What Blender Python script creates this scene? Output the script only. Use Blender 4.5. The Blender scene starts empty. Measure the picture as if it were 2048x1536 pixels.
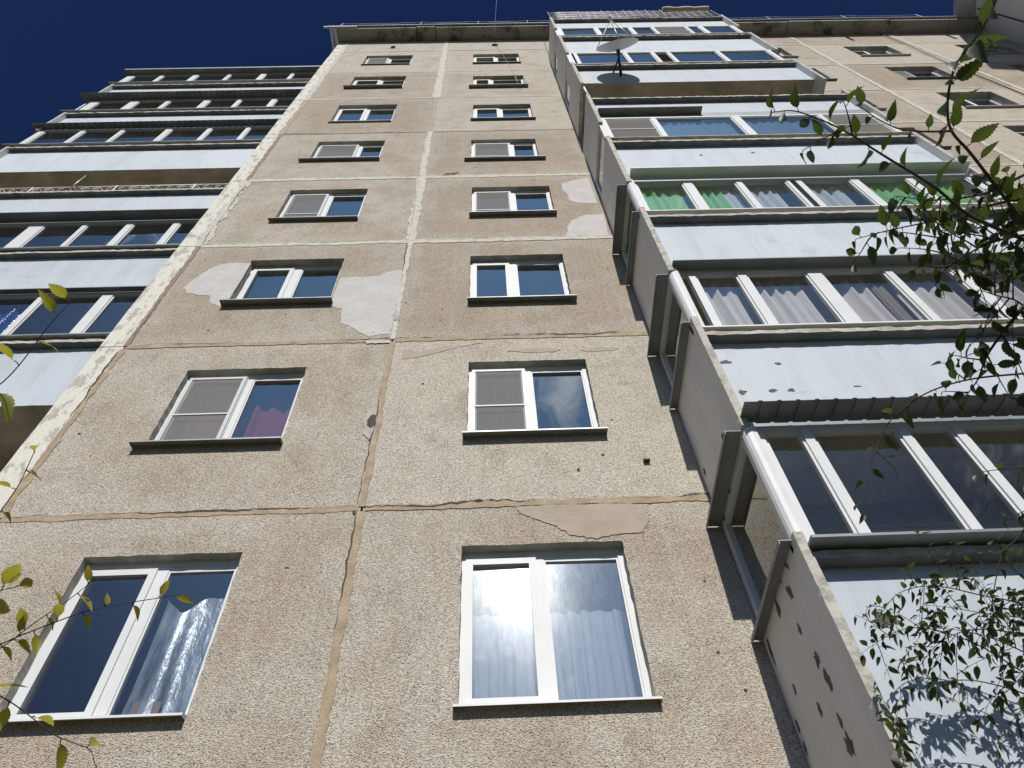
import bpy, bmesh, math, random
import numpy as np
from mathutils import Vector, Matrix
random.seed(7)
SC = bpy.context.scene
COL = SC.collection

# ---------------------------------------------------------------- camera
F = 1500.0
PITCH, YAW, ROLL = math.radians(55.336), math.radians(2.578), math.radians(-3.711)
CAM = np.array([1.163, -4.566, 1.605])
def cam_rows(a, b, c):
    ca, sa, cb, sb, cc, sc = math.cos(a), math.sin(a), math.cos(b), math.sin(b), math.cos(c), math.sin(c)
    fwd = np.array([sb*ca, cb*ca, sa]); right = np.array([cb, -sb, 0.]); up = np.cross(right, fwd)
    return np.array([cc*right+sc*up, -sc*right+cc*up, fwd])
MR = cam_rows(PITCH, YAW, ROLL)
cd = bpy.data.cameras.new("camera"); cam = bpy.data.objects.new("camera", cd); COL.objects.link(cam)
cd.sensor_width = 36.0; cd.lens = F/2048*36.0; cd.clip_start = 0.05; cd.clip_end = 3000
Mx = Matrix(((MR[0][0], MR[1][0], -MR[2][0]), (MR[0][1], MR[1][1], -MR[2][1]), (MR[0][2], MR[1][2], -MR[2][2]))).to_4x4()
Mx.translation = Vector(CAM); cam.matrix_world = Mx
SC.camera = cam
# survey helpers: where a sight line of the photograph meets a real wall plane
def ray(u, v): return MR.T @ np.array([(u-1024)/F, -(v-768)/F, 1.])
def by(u, v, y=0.):
    d = ray(u, v); t = (y-CAM[1])/d[1]; P = CAM+t*d; return (float(P[0]), float(y), float(P[2]))
def bd(u, v, r):
    d = ray(u, v); d = d/np.linalg.norm(d); return CAM+d*r

# ---------------------------------------------------------------- sun, sky, exposure
SUN_DIR = Vector((0.03, -1.0, 0.92)).normalized()
elev = math.asin(SUN_DIR.z)
sl = bpy.data.lights.new("sun", 'SUN'); sl.energy = 5.0; sl.angle = math.radians(0.5); sl.color = (1.0, 0.955, 0.89)
so = bpy.data.objects.new("sun", sl); COL.objects.link(so); so.location = (0, -20, 30)
so.rotation_euler = SUN_DIR.to_track_quat('Z', 'Y').to_euler()
W = bpy.data.worlds.new("World"); SC.world = W; W.use_nodes = True
nt = W.node_tree; nt.nodes.clear()
def N(t, typ, **kw):
    n = t.nodes.new(typ)
    for k, v in kw.items():
        if k.startswith('i_'): n.inputs[k[2:].replace('_', ' ')].default_value = v
        else: setattr(n, k, v)
    return n
out = N(nt, 'ShaderNodeOutputWorld'); bg = N(nt, 'ShaderNodeBackground'); bg.inputs[1].default_value = 0.05
sky = N(nt, 'ShaderNodeTexSky'); sky.sky_type = 'NISHITA'; sky.sun_disc = False
sky.sun_elevation = elev; sky.sun_rotation = math.atan2(SUN_DIR.x, SUN_DIR.y)
sky.altitude = 1200; sky.air_density = 0.8; sky.dust_density = 0.08; sky.ozone_density = 6.0
# a few fair-weather clouds in the southern half of the sky (behind the camera)
tc = N(nt, 'ShaderNodeTexCoord')
nz = N(nt, 'ShaderNodeTexNoise'); nz.inputs['Scale'].default_value = 3.2; nz.inputs['Detail'].default_value = 8; nz.inputs['Roughness'].default_value = .58; nz.inputs['Distortion'].default_value = .4
nt.links.new(tc.outputs['Generated'], nz.inputs['Vector'])
def cloud_blob(u, v, r0, r1):
    # direction that a facade window at this sight line mirrors
    d = ray(u, v); d = Vector((d[0], -d[1], d[2])).normalized()
    vm = N(nt, 'ShaderNodeVectorMath', operation='DISTANCE'); vm.inputs[1].default_value = d
    nt.links.new(tc.outputs['Generated'], vm.inputs[0])
    mr = N(nt, 'ShaderNodeMapRange'); mr.inputs['From Min'].default_value = r0; mr.inputs['From Max'].default_value = r1
    mr.inputs['To Min'].default_value = 0.26; mr.inputs['To Max'].default_value = -0.12
    nt.links.new(vm.outputs['Value'], mr.inputs['Value'])
    return mr.outputs[0]
b1 = cloud_blob(985, 1165, 0.02, 0.16); b2 = cloud_blob(1118, 792, 0.0, 0.11)
mx = N(nt, 'ShaderNodeMath', operation='MAXIMUM'); nt.links.new(b1, mx.inputs[0]); nt.links.new(b2, mx.inputs[1])
nf = N(nt, 'ShaderNodeTexNoise'); nf.inputs['Scale'].default_value = 11; nf.inputs['Detail'].default_value = 8; nf.inputs['Roughness'].default_value = .62; nf.inputs['Distortion'].default_value = .8
nt.links.new(tc.outputs['Generated'], nf.inputs['Vector'])
na = N(nt, 'ShaderNodeMath', operation='MULTIPLY_ADD'); na.inputs[1].default_value = .75; nt.links.new(nf.outputs[0], na.inputs[0]); 
nb = N(nt, 'ShaderNodeMath', operation='MULTIPLY_ADD'); nb.inputs[1].default_value = .45; nb.inputs[2].default_value = -.1; nt.links.new(nz.outputs[0], nb.inputs[0]); nt.links.new(nb.outputs[0], na.inputs[2])
ad = N(nt, 'ShaderNodeMath', operation='ADD'); nt.links.new(na.outputs[0], ad.inputs[0]); nt.links.new(mx.outputs[0], ad.inputs[1])
cr = N(nt, 'ShaderNodeMapRange'); cr.inputs['From Min'].default_value = .50; cr.inputs['From Max'].default_value = .80
nt.links.new(ad.outputs[0], cr.inputs['Value'])
sy = N(nt, 'ShaderNodeSeparateXYZ'); nt.links.new(tc.outputs['Generated'], sy.inputs[0])
hz = N(nt, 'ShaderNodeMapRange'); hz.inputs['From Min'].default_value = -.15; hz.inputs['From Max'].default_value = -.85; hz.inputs['To Min'].default_value = 0; hz.inputs['To Max'].default_value = .07
nt.links.new(sy.outputs['Y'], hz.inputs['Value'])
hm = N(nt, 'ShaderNodeMath', operation='MULTIPLY'); nt.links.new(hz.outputs[0], hm.inputs[0]); nt.links.new(nz.outputs[0], hm.inputs[1])
cm = N(nt, 'ShaderNodeMapRange'); cm.inputs['From Min'].default_value = -.10; cm.inputs['From Max'].default_value = -.35
nt.links.new(sy.outputs['Y'], cm.inputs['Value'])
cc_ = N(nt, 'ShaderNodeMath', operation='MULTIPLY'); nt.links.new(cm.outputs[0], cc_.inputs[0]); nt.links.new(cr.outputs[0], cc_.inputs[1])
h2 = N(nt, 'ShaderNodeMath', operation='MAXIMUM'); nt.links.new(hm.outputs[0], h2.inputs[0]); nt.links.new(cc_.outputs[0], h2.inputs[1])
# the brighter blue of the sunward half of the sky, a few tens of degrees up
sd_ = N(nt, 'ShaderNodeVectorMath', operation='DISTANCE'); sd_.inputs[1].default_value = Vector((.0, -.62, .78)); nt.links.new(tc.outputs['Generated'], sd_.inputs[0])
sg = N(nt, 'ShaderNodeMapRange', interpolation_type='SMOOTHSTEP'); sg.inputs['From Min'].default_value = .15; sg.inputs['From Max'].default_value = .75; sg.inputs['To Min'].default_value = 1; sg.inputs['To Max'].default_value = 0
nt.links.new(sd_.outputs['Value'], sg.inputs['Value'])
gl = N(nt, 'ShaderNodeMix', data_type='RGBA', blend_type='ADD'); gl.inputs['B'].default_value = (4.2, 8.2, 13.5, 1); nt.links.new(sg.outputs[0], gl.inputs['Factor'])
mix = N(nt, 'ShaderNodeMix', data_type='RGBA'); mix.inputs['B'].default_value = (34, 35, 37, 1)
nt.links.new(h2.outputs[0], mix.inputs['Factor'])
hs = N(nt, 'ShaderNodeHueSaturation'); hs.inputs['Saturation'].default_value = 1.12; hs.inputs['Value'].default_value = .9; hs.inputs['Hue'].default_value = .517
nt.links.new(sky.outputs[0], hs.inputs['Color']); nt.links.new(hs.outputs[0], gl.inputs['A']); nt.links.new(gl.outputs['Result'], mix.inputs['A'])
nt.links.new(mix.outputs['Result'], bg.inputs[0]); nt.links.new(bg.outputs[0], out.inputs[0])
SC.view_settings.view_transform = 'Standard'; SC.view_settings.look = 'None'; SC.view_settings.gamma = 1.0
SC.view_settings.exposure = -0.12
SC.render.engine = 'CYCLES'
SC.cycles.caustics_reflective = False; SC.cycles.caustics_refractive = False
SC.cycles.max_bounces = 8; SC.cycles.transparent_max_bounces = 16

# ---------------------------------------------------------------- materials
def mat(name):
    m = bpy.data.materials.new(name); m.use_nodes = True; t = m.node_tree
    b = t.nodes['Principled BSDF']; return m, t, b
def ramp(t, src, a, b, lo, hi):
    mr = N(t, 'ShaderNodeMapRange'); mr.inputs['From Min'].default_value = a; mr.inputs['From Max'].default_value = b
    mr.inputs['To Min'].default_value = lo; mr.inputs['To Max'].default_value = hi
    t.links.new(src, mr.inputs['Value']); return mr.outputs[0]
def noise(t, scale, detail=4, rough=.5, vec=None, stretch=None):
    c = N(t, 'ShaderNodeTexCoord'); n = N(t, 'ShaderNodeTexNoise')
    n.inputs['Scale'].default_value = scale; n.inputs['Detail'].default_value = detail; n.inputs['Roughness'].default_value = rough
    src = c.outputs['Object']
    if stretch:
        mp = N(t, 'ShaderNodeMapping'); mp.inputs['Scale'].default_value = stretch; t.links.new(src, mp.inputs['Vector']); src = mp.outputs[0]
    t.links.new(src, n.inputs['Vector']); return n.outputs[0]
def mixc(t, fac, a, b):
    m = N(t, 'ShaderNodeMix', data_type='RGBA')
    if isinstance(fac, float): m.inputs['Factor'].default_value = fac
    else: t.links.new(fac, m.inputs['Factor'])
    for k, v in (('A', a), ('B', b)):
        if isinstance(v, tuple): m.inputs[k].default_value = (*v, 1) if len(v) == 3 else v
        else: t.links.new(v, m.inputs[k])
    return m.outputs['Result']
def bump(t, b, h, strength, dist):
    bp = N(t, 'ShaderNodeBump'); bp.inputs['Strength'].default_value = strength; bp.inputs['Distance'].default_value = dist
    t.links.new(h, bp.inputs['Height']); t.links.new(bp.outputs[0], b.inputs['Normal'])
def simple(name, col, rough=.6, var=.12, nscale=8., bumps=0., metal=0., stretch=None, spec=.5):
    m, t, b = mat(name)
    n = noise(t, nscale, 6, .6, stretch=stretch)
    f = ramp(t, n, .3, .7, 0, 1)
    c = mixc(t, f, tuple(x*(1-var) for x in col), tuple(min(1, x*(1+var)) for x in col))
    t.links.new(c, b.inputs['Base Color']); b.inputs['Roughness'].default_value = rough; b.inputs['Metallic'].default_value = metal
    b.inputs['Specular IOR Level'].default_value = spec
    if bumps:
        n2 = noise(t, nscale*9, 4, .6); bump(t, b, n2, bumps, .01)
    return m
# exposed-pebble concrete
def pebble_mat():
    m, t, b = mat("pebble_dash_concrete")
    oi = N(t, 'ShaderNodeObjectInfo')
    big = noise(t, .9, 5, .62); mid = noise(t, 3.2, 5, .6)
    addn = N(t, 'ShaderNodeMath', operation='ADD'); t.links.new(big, addn.inputs[0])
    rn = ramp(t, oi.outputs['Random'], 0, 1, -.20, .16); t.links.new(rn, addn.inputs[1])
    tan = ramp(t, addn.outputs[0], .42, .60, 0, 1)
    base = mixc(t, tan, (.555, .505, .42), (.47, .39, .305))
    grey = ramp(t, noise(t, 1.6, 6, .65), .52, .70, 0, .75)
    base = mixc(t, grey, base, (.385, .345, .27))
    drip = ramp(t, noise(t, 1.0, 5, .6, stretch=(8, 1, .5)), .52, .70, 0, .6)
    base = mixc(t, drip, base, (.53, .495, .43))
    # pebbles: cell-wise colours, light stones and dark shadow specks
    c = N(t, 'ShaderNodeTexCoord')
    sx_ = N(t, 'ShaderNodeSeparateXYZ'); t.links.new(c.outputs['Object'], sx_.inputs[0])
    def pp(sock, off, per):
        a_ = N(t, 'ShaderNodeMath', operation='SUBTRACT'); t.links.new(sock, a_.inputs[0]); a_.inputs[1].default_value = off
        p_ = N(t, 'ShaderNodeMath', operation='PINGPONG'); t.links.new(a_.outputs[0], p_.inputs[0]); p_.inputs[1].default_value = per/2; return p_.outputs[0]
    mn = N(t, 'ShaderNodeMath', operation='MINIMUM'); t.links.new(pp(sx_.outputs['Z'], 6.4, 2.8), mn.inputs[0]); t.links.new(pp(sx_.outputs['X'], 0, 3.09), mn.inputs[1])
    ns_ = ramp(t, noise(t, 2.6, 6, .65), .3, .7, -.30, .34)
    sm_ = N(t, 'ShaderNodeMath', operation='ADD'); t.links.new(mn.outputs[0], sm_.inputs[0]); t.links.new(ns_, sm_.inputs[1])
    worn = ramp(t, sm_.outputs[0], .06, .40, .55, 0)
    base = mixc(t, worn, base, (.56, .52, .44))
    soot = ramp(t, noise(t, 4.2, 7, .7, stretch=(1, 1, .7)), .56, .74, 0, .55)
    base = mixc(t, soot, base, (.30, .265, .205))
    mp = N(t, 'ShaderNodeMapping'); mp.inputs['Scale'].default_value = (.8, 1, 1.15); t.links.new(c.outputs['Object'], mp.inputs['Vector'])
    vo = N(t, 'ShaderNodeTexVoronoi'); vo.inputs['Scale'].default_value = 108; t.links.new(mp.outputs[0], vo.inputs['Vector'])
    sep = N(t, 'ShaderNodeSeparateColor'); t.links.new(vo.outputs['Color'], sep.inputs[0])
    dens = ramp(t, mid, .35, .65, .92, .70)
    gt = N(t, 'ShaderNodeMath', operation='GREATER_THAN'); t.links.new(sep.outputs[0], gt.inputs[0]); t.links.new(dens, gt.inputs[1])
    near = ramp(t, vo.outputs['Distance'], .32, .52, 1, 0)
    mu = N(t, 'ShaderNodeMath', operation='MULTIPLY'); t.links.new(gt.outputs[0], mu.inputs[0]); t.links.new(near, mu.inputs[1])
    base = mixc(t, mu.outputs[0], base, (.115, .097, .078))  # dark specks: shadows beneath the pebbles painted into the colour
    lt = ramp(t, sep.outputs[1], .80, .86, 0, .5)
    mu2 = N(t, 'ShaderNodeMath', operation='MULTIPLY'); t.links.new(lt, mu2.inputs[0]); t.links.new(near, mu2.inputs[1])
    base = mixc(t, mu2.outputs[0], base, (.68, .62, .54))
    dr2 = ramp(t, noise(t, 1.3, 6, .65, stretch=(6, 1, .6)), .60, .74, 0, .5)
    base = mixc(t, dr2, base, (.29, .26, .205))
    fine = ramp(t, noise(t, 45, 3, .7), .35, .7, .80, 1.14)
    pv = ramp(t, oi.outputs['Random'], 0, 1, 1.05, .93); fm = N(t, 'ShaderNodeMath', operation='MULTIPLY'); t.links.new(fine, fm.inputs[0]); t.links.new(pv, fm.inputs[1]); fine = fm.outputs[0]
    hsv = N(t, 'ShaderNodeHueSaturation'); t.links.new(fine, hsv.inputs['Value']); t.links.new(base, hsv.inputs['Color'])
    t.links.new(hsv.outputs[0], b.inputs['Base Color']); b.inputs['Roughness'].default_value = .92
    b.inputs['Specular IOR Level'].default_value = .25
    inv = ramp(t, vo.outputs['Distance'], 0, .6, 1, 0)
    bump(t, b, inv, .9, .009)
    return m
def flaky(name, paint, under, lo=.50, hi=.53, scale=5., stretch=(1.6, 1, .6)):
    m, t, b = mat(name)
    n = noise(t, scale, 10, .68, stretch=stretch)
    f = ramp(t, n, lo, hi, 0, 1)
    c = mixc(t, f, paint, under)
    d = ramp(t, noise(t, 30, 4, .7), .3, .75, .85, 1.08)
    hsv = N(t, 'ShaderNodeHueSaturation'); t.links.new(d, hsv.inputs['Value']); t.links.new(c, hsv.inputs['Color'])
    t.links.new(hsv.outputs[0], b.inputs['Base Color']); b.inputs['Roughness'].default_value = .9
    bump(t, b, ramp(t, n, lo-.02, hi+.02, 1, 0), .8, .004)
    return m
def parapet_mat():
    m, t, b = mat("pale_blue_painted_concrete")
    oi = N(t, 'ShaderNodeObjectInfo')
    st = ramp(t, noise(t, 1.1, 7, .65, stretch=(3.5, 1, .5)), .46, .66, 0, .7)
    c = mixc(t, st, (.47, .52, .575), (.40, .43, .45))
    st2 = ramp(t, noise(t, 1.4, 9, .7), .60, .70, 0, .7)
    c = mixc(t, st2, c, (.25, .31, .39))
    rust = ramp(t, noise(t, 2.2, 6, .7, stretch=(12, 1, .45)), .56, .74, 0, .65)
    c = mixc(t, rust, c, (.42, .36, .30))
    c = mixc(t, ramp(t, noise(t, .6, 3, .5), .45, .7, 0, .5), c, (.53, .57, .61))
    scr = ramp(t, noise(t, 3.0, 9, .75, stretch=(.6, 1, 3)), .64, .69, 0, .6)
    c = mixc(t, scr, c, (.33, .35, .36))
    vv = ramp(t, oi.outputs['Random'], 0, 1, .93, 1.05)
    hsv = N(t, 'ShaderNodeHueSaturation'); t.links.new(vv, hsv.inputs['Value']); t.links.new(c, hsv.inputs['Color']); c = hsv.outputs[0]
    t.links.new(c, b.inputs['Base Color']); b.inputs['Roughness'].default_value = .75
    bump(t, b, noise(t, 22, 6, .7), .25, .006)
    return m
def glass_mat(name, tint=(.75, .80, .82), ior=1.9, rough=0., dirt=.0, dirtcol=(.6, .65, .7)):
    m = bpy.data.materials.new(name); m.use_nodes = True; t = m.node_tree; t.nodes.clear()
    o = N(t, 'ShaderNodeOutputMaterial'); g = N(t, 'ShaderNodeBsdfGlossy'); g.inputs['Roughness'].default_value = rough
    g.inputs['Color'].default_value = (.93, .97, 1, 1)
    tr = N(t, 'ShaderNodeBsdfTransparent'); tr.inputs[0].default_value = (*tint, 1)
    lw = N(t, 'ShaderNodeLayerWeight'); lw.inputs[0].default_value = .5
    pw = N(t, 'ShaderNodeMath', operation='POWER'); pw.inputs[1].default_value = 3.0; t.links.new(lw.outputs['Facing'], pw.inputs[0])
    fr = N(t, 'ShaderNodeMapRange'); fr.inputs['To Min'].default_value = ior; fr.inputs['To Max'].default_value = 1.0; t.links.new(pw.outputs[0], fr.inputs['Value'])
    # float glass is never quite flat
    c = N(t, 'ShaderNodeTexCoord'); nn = N(t, 'ShaderNodeTexNoise'); nn.inputs['Scale'].default_value = 1.6; nn.inputs['Detail'].default_value = 1
    t.links.new(c.outputs['Object'], nn.inputs['Vector'])
    bp = N(t, 'ShaderNodeBump'); bp.inputs['Strength'].default_value = .35; bp.inputs['Distance'].default_value = .012
    t.links.new(nn.outputs[0], bp.inputs['Height']); t.links.new(bp.outputs[0], g.inputs['Normal'])
    ms = N(t, 'ShaderNodeMixShader'); t.links.new(fr.outputs[0], ms.inputs[0]); t.links.new(tr.outputs[0], ms.inputs[1]); t.links.new(g.outputs[0], ms.inputs[2])
    last = ms.outputs[0]
    if dirt:
        df = N(t, 'ShaderNodeBsdfDiffuse'); df.inputs[0].default_value = (*dirtcol, 1)
        g2 = N(t, 'ShaderNodeBsdfGlossy'); g2.inputs['Roughness'].default_value = .19; g2.inputs['Color'].default_value = (.5, .53, .56, 1)
        dm = N(t, 'ShaderNodeMixShader'); dm.inputs[0].default_value = .24; t.links.new(df.outputs[0], dm.inputs[1]); t.links.new(g2.outputs[0], dm.inputs[2]); df = dm
        nf = ramp(t, noise(t, 9, 8, .75, stretch=(3, 1, .8)), .3, .8, dirt*.6, dirt*1.4)
        m2 = N(t, 'ShaderNodeMixShader'); t.links.new(nf, m2.inputs[0]); t.links.new(last, m2.inputs[1]); t.links.new(df.outputs[0], m2.inputs[2]); last = m2.outputs[0]
    t.links.new(last, o.inputs[0]); return m
def cloth_mat(name, col, trans=.3, see=.1, emb=0):
    m = bpy.data.materials.new(name); m.use_nodes = True; t = m.node_tree; t.nodes.clear()
    o = N(t, 'ShaderNodeOutputMaterial'); d = N(t, 'ShaderNodeBsdfDiffuse'); tl = N(t, 'ShaderNodeBsdfTranslucent'); tp = N(t, 'ShaderNodeBsdfTransparent')
    n = ramp(t, noise(t, 60, 3, .6, stretch=(1, 1, .1)), .3, .7, 0, 1)
    c = mixc(t, n, tuple(x*.88 for x in col), col)
    t.links.new(c, d.inputs[0]); t.links.new(c, tl.inputs[0])
    a = N(t, 'ShaderNodeMixShader'); a.inputs[0].default_value = trans; t.links.new(d.outputs[0], a.inputs[1]); t.links.new(tl.outputs[0], a.inputs[2])
    b = N(t, 'ShaderNodeMixShader'); b.inputs[0].default_value = see; t.links.new(a.outputs[0], b.inputs[1]); t.links.new(tp.outputs[0], b.inputs[2])
    t.links.new(b.outputs[0], o.inputs[0]); return m
def leaf_mat(name, c1, c2, trc):
    m = bpy.data.materials.new(name); m.use_nodes = True; t = m.node_tree; t.nodes.clear()
    o = N(t, 'ShaderNodeOutputMaterial'); p = N(t, 'ShaderNodeBsdfPrincipled'); tl = N(t, 'ShaderNodeBsdfTranslucent')
    vc = N(t, 'ShaderNodeVertexColor'); vc.layer_name = 'leafvar'
    sp = N(t, 'ShaderNodeSeparateColor'); t.links.new(vc.outputs[0], sp.inputs[0])
    c = mixc(t, sp.outputs[0], c1, c2)
    n = ramp(t, noise(t, 120, 4, .6), .3, .7, .8, 1.15)
    hv = N(t, 'ShaderNodeHueSaturation'); t.links.new(n, hv.inputs['Value']); t.links.new(c, hv.inputs['Color'])
    t.links.new(hv.outputs[0], p.inputs['Base Color']); p.inputs['Roughness'].default_value = .42
    t2 = mixc(t, sp.outputs[0], tuple(x*.75 for x in trc), trc); t.links.new(t2, tl.inputs[0])
    a = N(t, 'ShaderNodeMixShader'); a.inputs[0].default_value = .4; t.links.new(p.outputs[0], a.inputs[1]); t.links.new(tl.outputs[0], a.inputs[2])
    t.links.new(a.outputs[0], o.inputs[0]); return m

M = {}
M['pebble'] = pebble_mat()
M['reveal'] = simple("reveal_plaster", (.40, .385, .35), .9, .25, 7, .4)
M['grout_tan'] = simple("tan_joint_mortar", (.355, .275, .185), .88, .3, 5, .6, stretch=(1, 1, 1))
M['grout_white'] = flaky("white_joint_mortar", (.56, .535, .475), (.45, .41, .35), .50, .62, 9., (1, 1, 1))
M['grout_red'] = simple("red_brown_joint_mastic", (.25, .165, .13), .8, .2, 7, .3)
M['grout_brown'] = simple("brown_joint_mortar", (.36, .28, .21), .85, .14, 6, .3)
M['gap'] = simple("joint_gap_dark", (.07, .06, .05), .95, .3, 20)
M['corner'] = flaky("flaking_white_limewash", (.66, .64, .57), (.44, .41, .35), .53, .56, 4.2, (2.0, 1, .8))
M['patch'] = flaky("smooth_grey_render", (.50, .475, .46), (.55, .53, .51), .45, .62, 3., (1, 1, 1))
M['patch_tan'] = simple("tan_repair_mortar", (.37, .31, .245), .85, .12, 5, .6)
M['patch_edge'] = simple("broken_render_edge", (.36, .33, .29), .95, .3, 20, .8)
M['parapet'] = parapet_mat()
M['edge'] = flaky("raw_concrete_edge", (.50, .475, .42), (.36, .335, .29), .48, .60, 9., (1, 1, 1))
M['sidepaint'] = simple('off_white_side_paint', (.76, .74, .71), .85, .10, 1.3, .12, stretch=(2, 2, .5))
M['shade_grime'] = simple('shaded_grimy_ledge_underside', (.13, .135, .135), .9, .35, 3, .3)  # shade under the ledge painted into the colour, along with some dirt
M['spall'] = simple("spalled_aggregate", (.17, .155, .13), .95, .5, 40, 1.)
M['slab'] = simple("stained_slab_soffit", (.46, .40, .32), .9, .3, 2.2, .3)
M['cornice'] = flaky("weathered_cornice_concrete", (.30, .29, .26), (.10, .095, .085), .5, .62, 1.6, (1, 1, 2))
M['pvc'] = simple("white_window_plastic", (.62, .63, .63), .5, .05, 3, spec=.3)
M['pvc_grey'] = simple("grey_mesh_frame", (.52, .53, .53), .45, .06, 5)
M['oldpaint'] = simple("old_white_timber_paint", (.62, .60, .56), .7, .18, 14, .3)
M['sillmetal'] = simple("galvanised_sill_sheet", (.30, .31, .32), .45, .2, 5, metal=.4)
M['sillwhite'] = simple("white_sill_sheet", (.66, .67, .67), .5, .06, 5, spec=.3)
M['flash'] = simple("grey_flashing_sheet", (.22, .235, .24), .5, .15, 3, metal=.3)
M['flash_light'] = simple("pale_green_grey_flashing", (.62, .68, .62), .4, .06, 2, metal=.1)
M['room'] = simple("room_plaster", (.42, .40, .37), .9, .1, 2)
M['glass'] = glass_mat("window_glass", (.72, .76, .80), .20)
M['glass_bal'] = glass_mat("loggia_glass", (.93, .95, .94), .06)
M['glass_dirty'] = glass_mat("dusty_window_glass", (.78, .82, .86), .24, .01, .10, (.50, .58, .68))
M['screen'] = cloth_mat("insect_mesh", (.38, .365, .34), .2, .45)
M['cur_white'] = cloth_mat("white_sheer_curtain", (.84, .87, .92), .35, .12)
M['cur_grey'] = cloth_mat("pale_mauve_curtain", (.84, .79, .78), .35, .03)
M['cur_green'] = cloth_mat("green_curtain", (.42, .80, .32), .35, .03)
M['cur_pink'] = cloth_mat("pink_curtain", (.55, .13, .13), .35, .05)
M['cur_brown'] = cloth_mat('brown_grey_curtain', (.36, .31, .26), .35, .05)
M['cur_blue'] = cloth_mat("pale_blue_curtain", (.55, .72, .84), .3, .05)
M['film'] = None
M['film'] = simple("blue_plastic_film", (.05, .10, .38), .12, .3, 6, .5, spec=.9)
def film_mat():
    m = bpy.data.materials.new("clear_polythene"); m.use_nodes = True; t = m.node_tree; t.nodes.clear()
    o = N(t, 'ShaderNodeOutputMaterial'); d = N(t, 'ShaderNodeBsdfDiffuse'); d.inputs[0].default_value = (.85, .9, .95, 1)
    g = N(t, 'ShaderNodeBsdfGlossy'); g.inputs['Roughness'].default_value = .28
    bp = N(t, 'ShaderNodeBump'); bp.inputs['Strength'].default_value = .8; bp.inputs['Distance'].default_value = .02
    t.links.new(noise(t, 7, 6, .6, stretch=(1.6, 1, .5)), bp.inputs['Height']); t.links.new(bp.outputs[0], g.inputs['Normal'])
    tp = N(t, 'ShaderNodeBsdfTransparent')
    a = N(t, 'ShaderNodeMixShader'); a.inputs[0].default_value = .3; t.links.new(d.outputs[0], a.inputs[1]); t.links.new(g.outputs[0], a.inputs[2])
    f = ramp(t, noise(t, 4, 6, .65, stretch=(2.5, 1, .5)), .35, .65, .15, .75)
    b = N(t, 'ShaderNodeMixShader'); t.links.new(f, b.inputs[0]); t.links.new(a.outputs[0], b.inputs[2]); t.links.new(tp.outputs[0], b.inputs[1])
    t.links.new(b.outputs[0], o.inputs[0]); return m
M['filmclear'] = film_mat()
M['card'] = simple("brown_cardboard", (.36, .25, .17), .9, .08, 4)
M['galv'] = simple("dull_steel", (.33, .33, .32), .45, .12, 20, metal=.7)
M['dark'] = simple("black_cable_sheath", (.03, .03, .03), .6, .1, 8)
M['white'] = simple("white_dish_enamel", (.68, .68, .66), .45, .06, 6)
M['bark'] = simple("elm_bark", (.075, .058, .042), .85, .35, 30, .8, stretch=(1, 1, .3))
M['leafR'] = leaf_mat("dark_elm_leaf", (.016, .030, .009), (.038, .062, .016), (.08, .12, .015))
M['leafL'] = leaf_mat("yellow_green_leaf", (.16, .18, .022), (.30, .27, .03), (.55, .50, .05))
M['wing'] = simple("white_wing_plaster", (.80, .80, .80), .9, .06, 2, .2)
M['roofmetal'] = simple("zinc_roof_sheet", (.62, .63, .64), .35, .1, 4, metal=.5)
M['cloth'] = simple("rolled_beige_carpet", (.50, .46, .38), .95, .2, 18, .5)

# ---------------------------------------------------------------- mesh helpers
class MB:
    def __init__(s): s.v = []; s.f = []; s.m = []; s.mats = []; s.sm = []
    def mi(s, m):
        if m not in s.mats: s.mats.append(m)
        return s.mats.index(m)
    def poly(s, pts, m, smooth=False):
        i = len(s.v); s.v += [tuple(p) for p in pts]; s.f.append(tuple(range(i, i+len(pts)))); s.m.append(s.mi(m)); s.sm.append(smooth)
    def faces(s, verts, faces, m, smooth=False):
        i = len(s.v); s.v += [tuple(p) for p in verts]
        for f in faces: s.f.append(tuple(a+i for a in f)); s.m.append(s.mi(m)); s.sm.append(smooth)
    def box(s, x0, x1, y0, y1, z0, z1, m):
        if x0 > x1: x0, x1 = x1, x0
        if y0 > y1: y0, y1 = y1, y0
        if z0 > z1: z0, z1 = z1, z0
        v = [(x, y, z) for z in (z0, z1) for y in (y0, y1) for x in (x0, x1)]
        s.faces(v, [(0, 2, 3, 1), (4, 5, 7, 6), (0, 1, 5, 4), (2, 6, 7, 3), (0, 4, 6, 2), (1, 3, 7, 5)], m)
    def tube(s, pts, r, m, n=6, cap=True):
        pts = [Vector(p) for p in pts]; rs = r if isinstance(r, (list, tuple)) else [r]*len(pts)
        vs = []; fs = []
        up = Vector((.31, .17, .93)).normalized()
        for i, p in enumerate(pts):
            d = (pts[min(i+1, len(pts)-1)]-pts[max(i-1, 0)]).normalized()
            if abs(d.dot(up)) > .95: up2 = Vector((1, 0, 0))
            else: up2 = up
            a = d.cross(up2).normalized(); b = d.cross(a)
            for k in range(n):
                t = 2*math.pi*k/n; vs.append(p+a*(math.cos(t)*rs[i])+b*(math.sin(t)*rs[i]))
        for i in range(len(pts)-1):
            for k in range(n): fs.append((i*n+k, i*n+(k+1) % n, (i+1)*n+(k+1) % n, (i+1)*n+k))
        if cap: fs.append(tuple(range(n-1, -1, -1))); fs.append(tuple((len(pts)-1)*n+k for k in range(n)))
        s.faces(vs, fs, m, True)
    def build(s, name, parent=None, mat=None):
        me = bpy.data.meshes.new(name); me.from_pydata(s.v, [], s.f)
        for m in s.mats: me.materials.append(M[m])
        me.polygons.foreach_set('material_index', s.m); me.polygons.foreach_set('use_smooth', s.sm); me.update()
        o = bpy.data.objects.new(name, me); COL.objects.link(o)
        if parent: o.parent = parent
        return o
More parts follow.
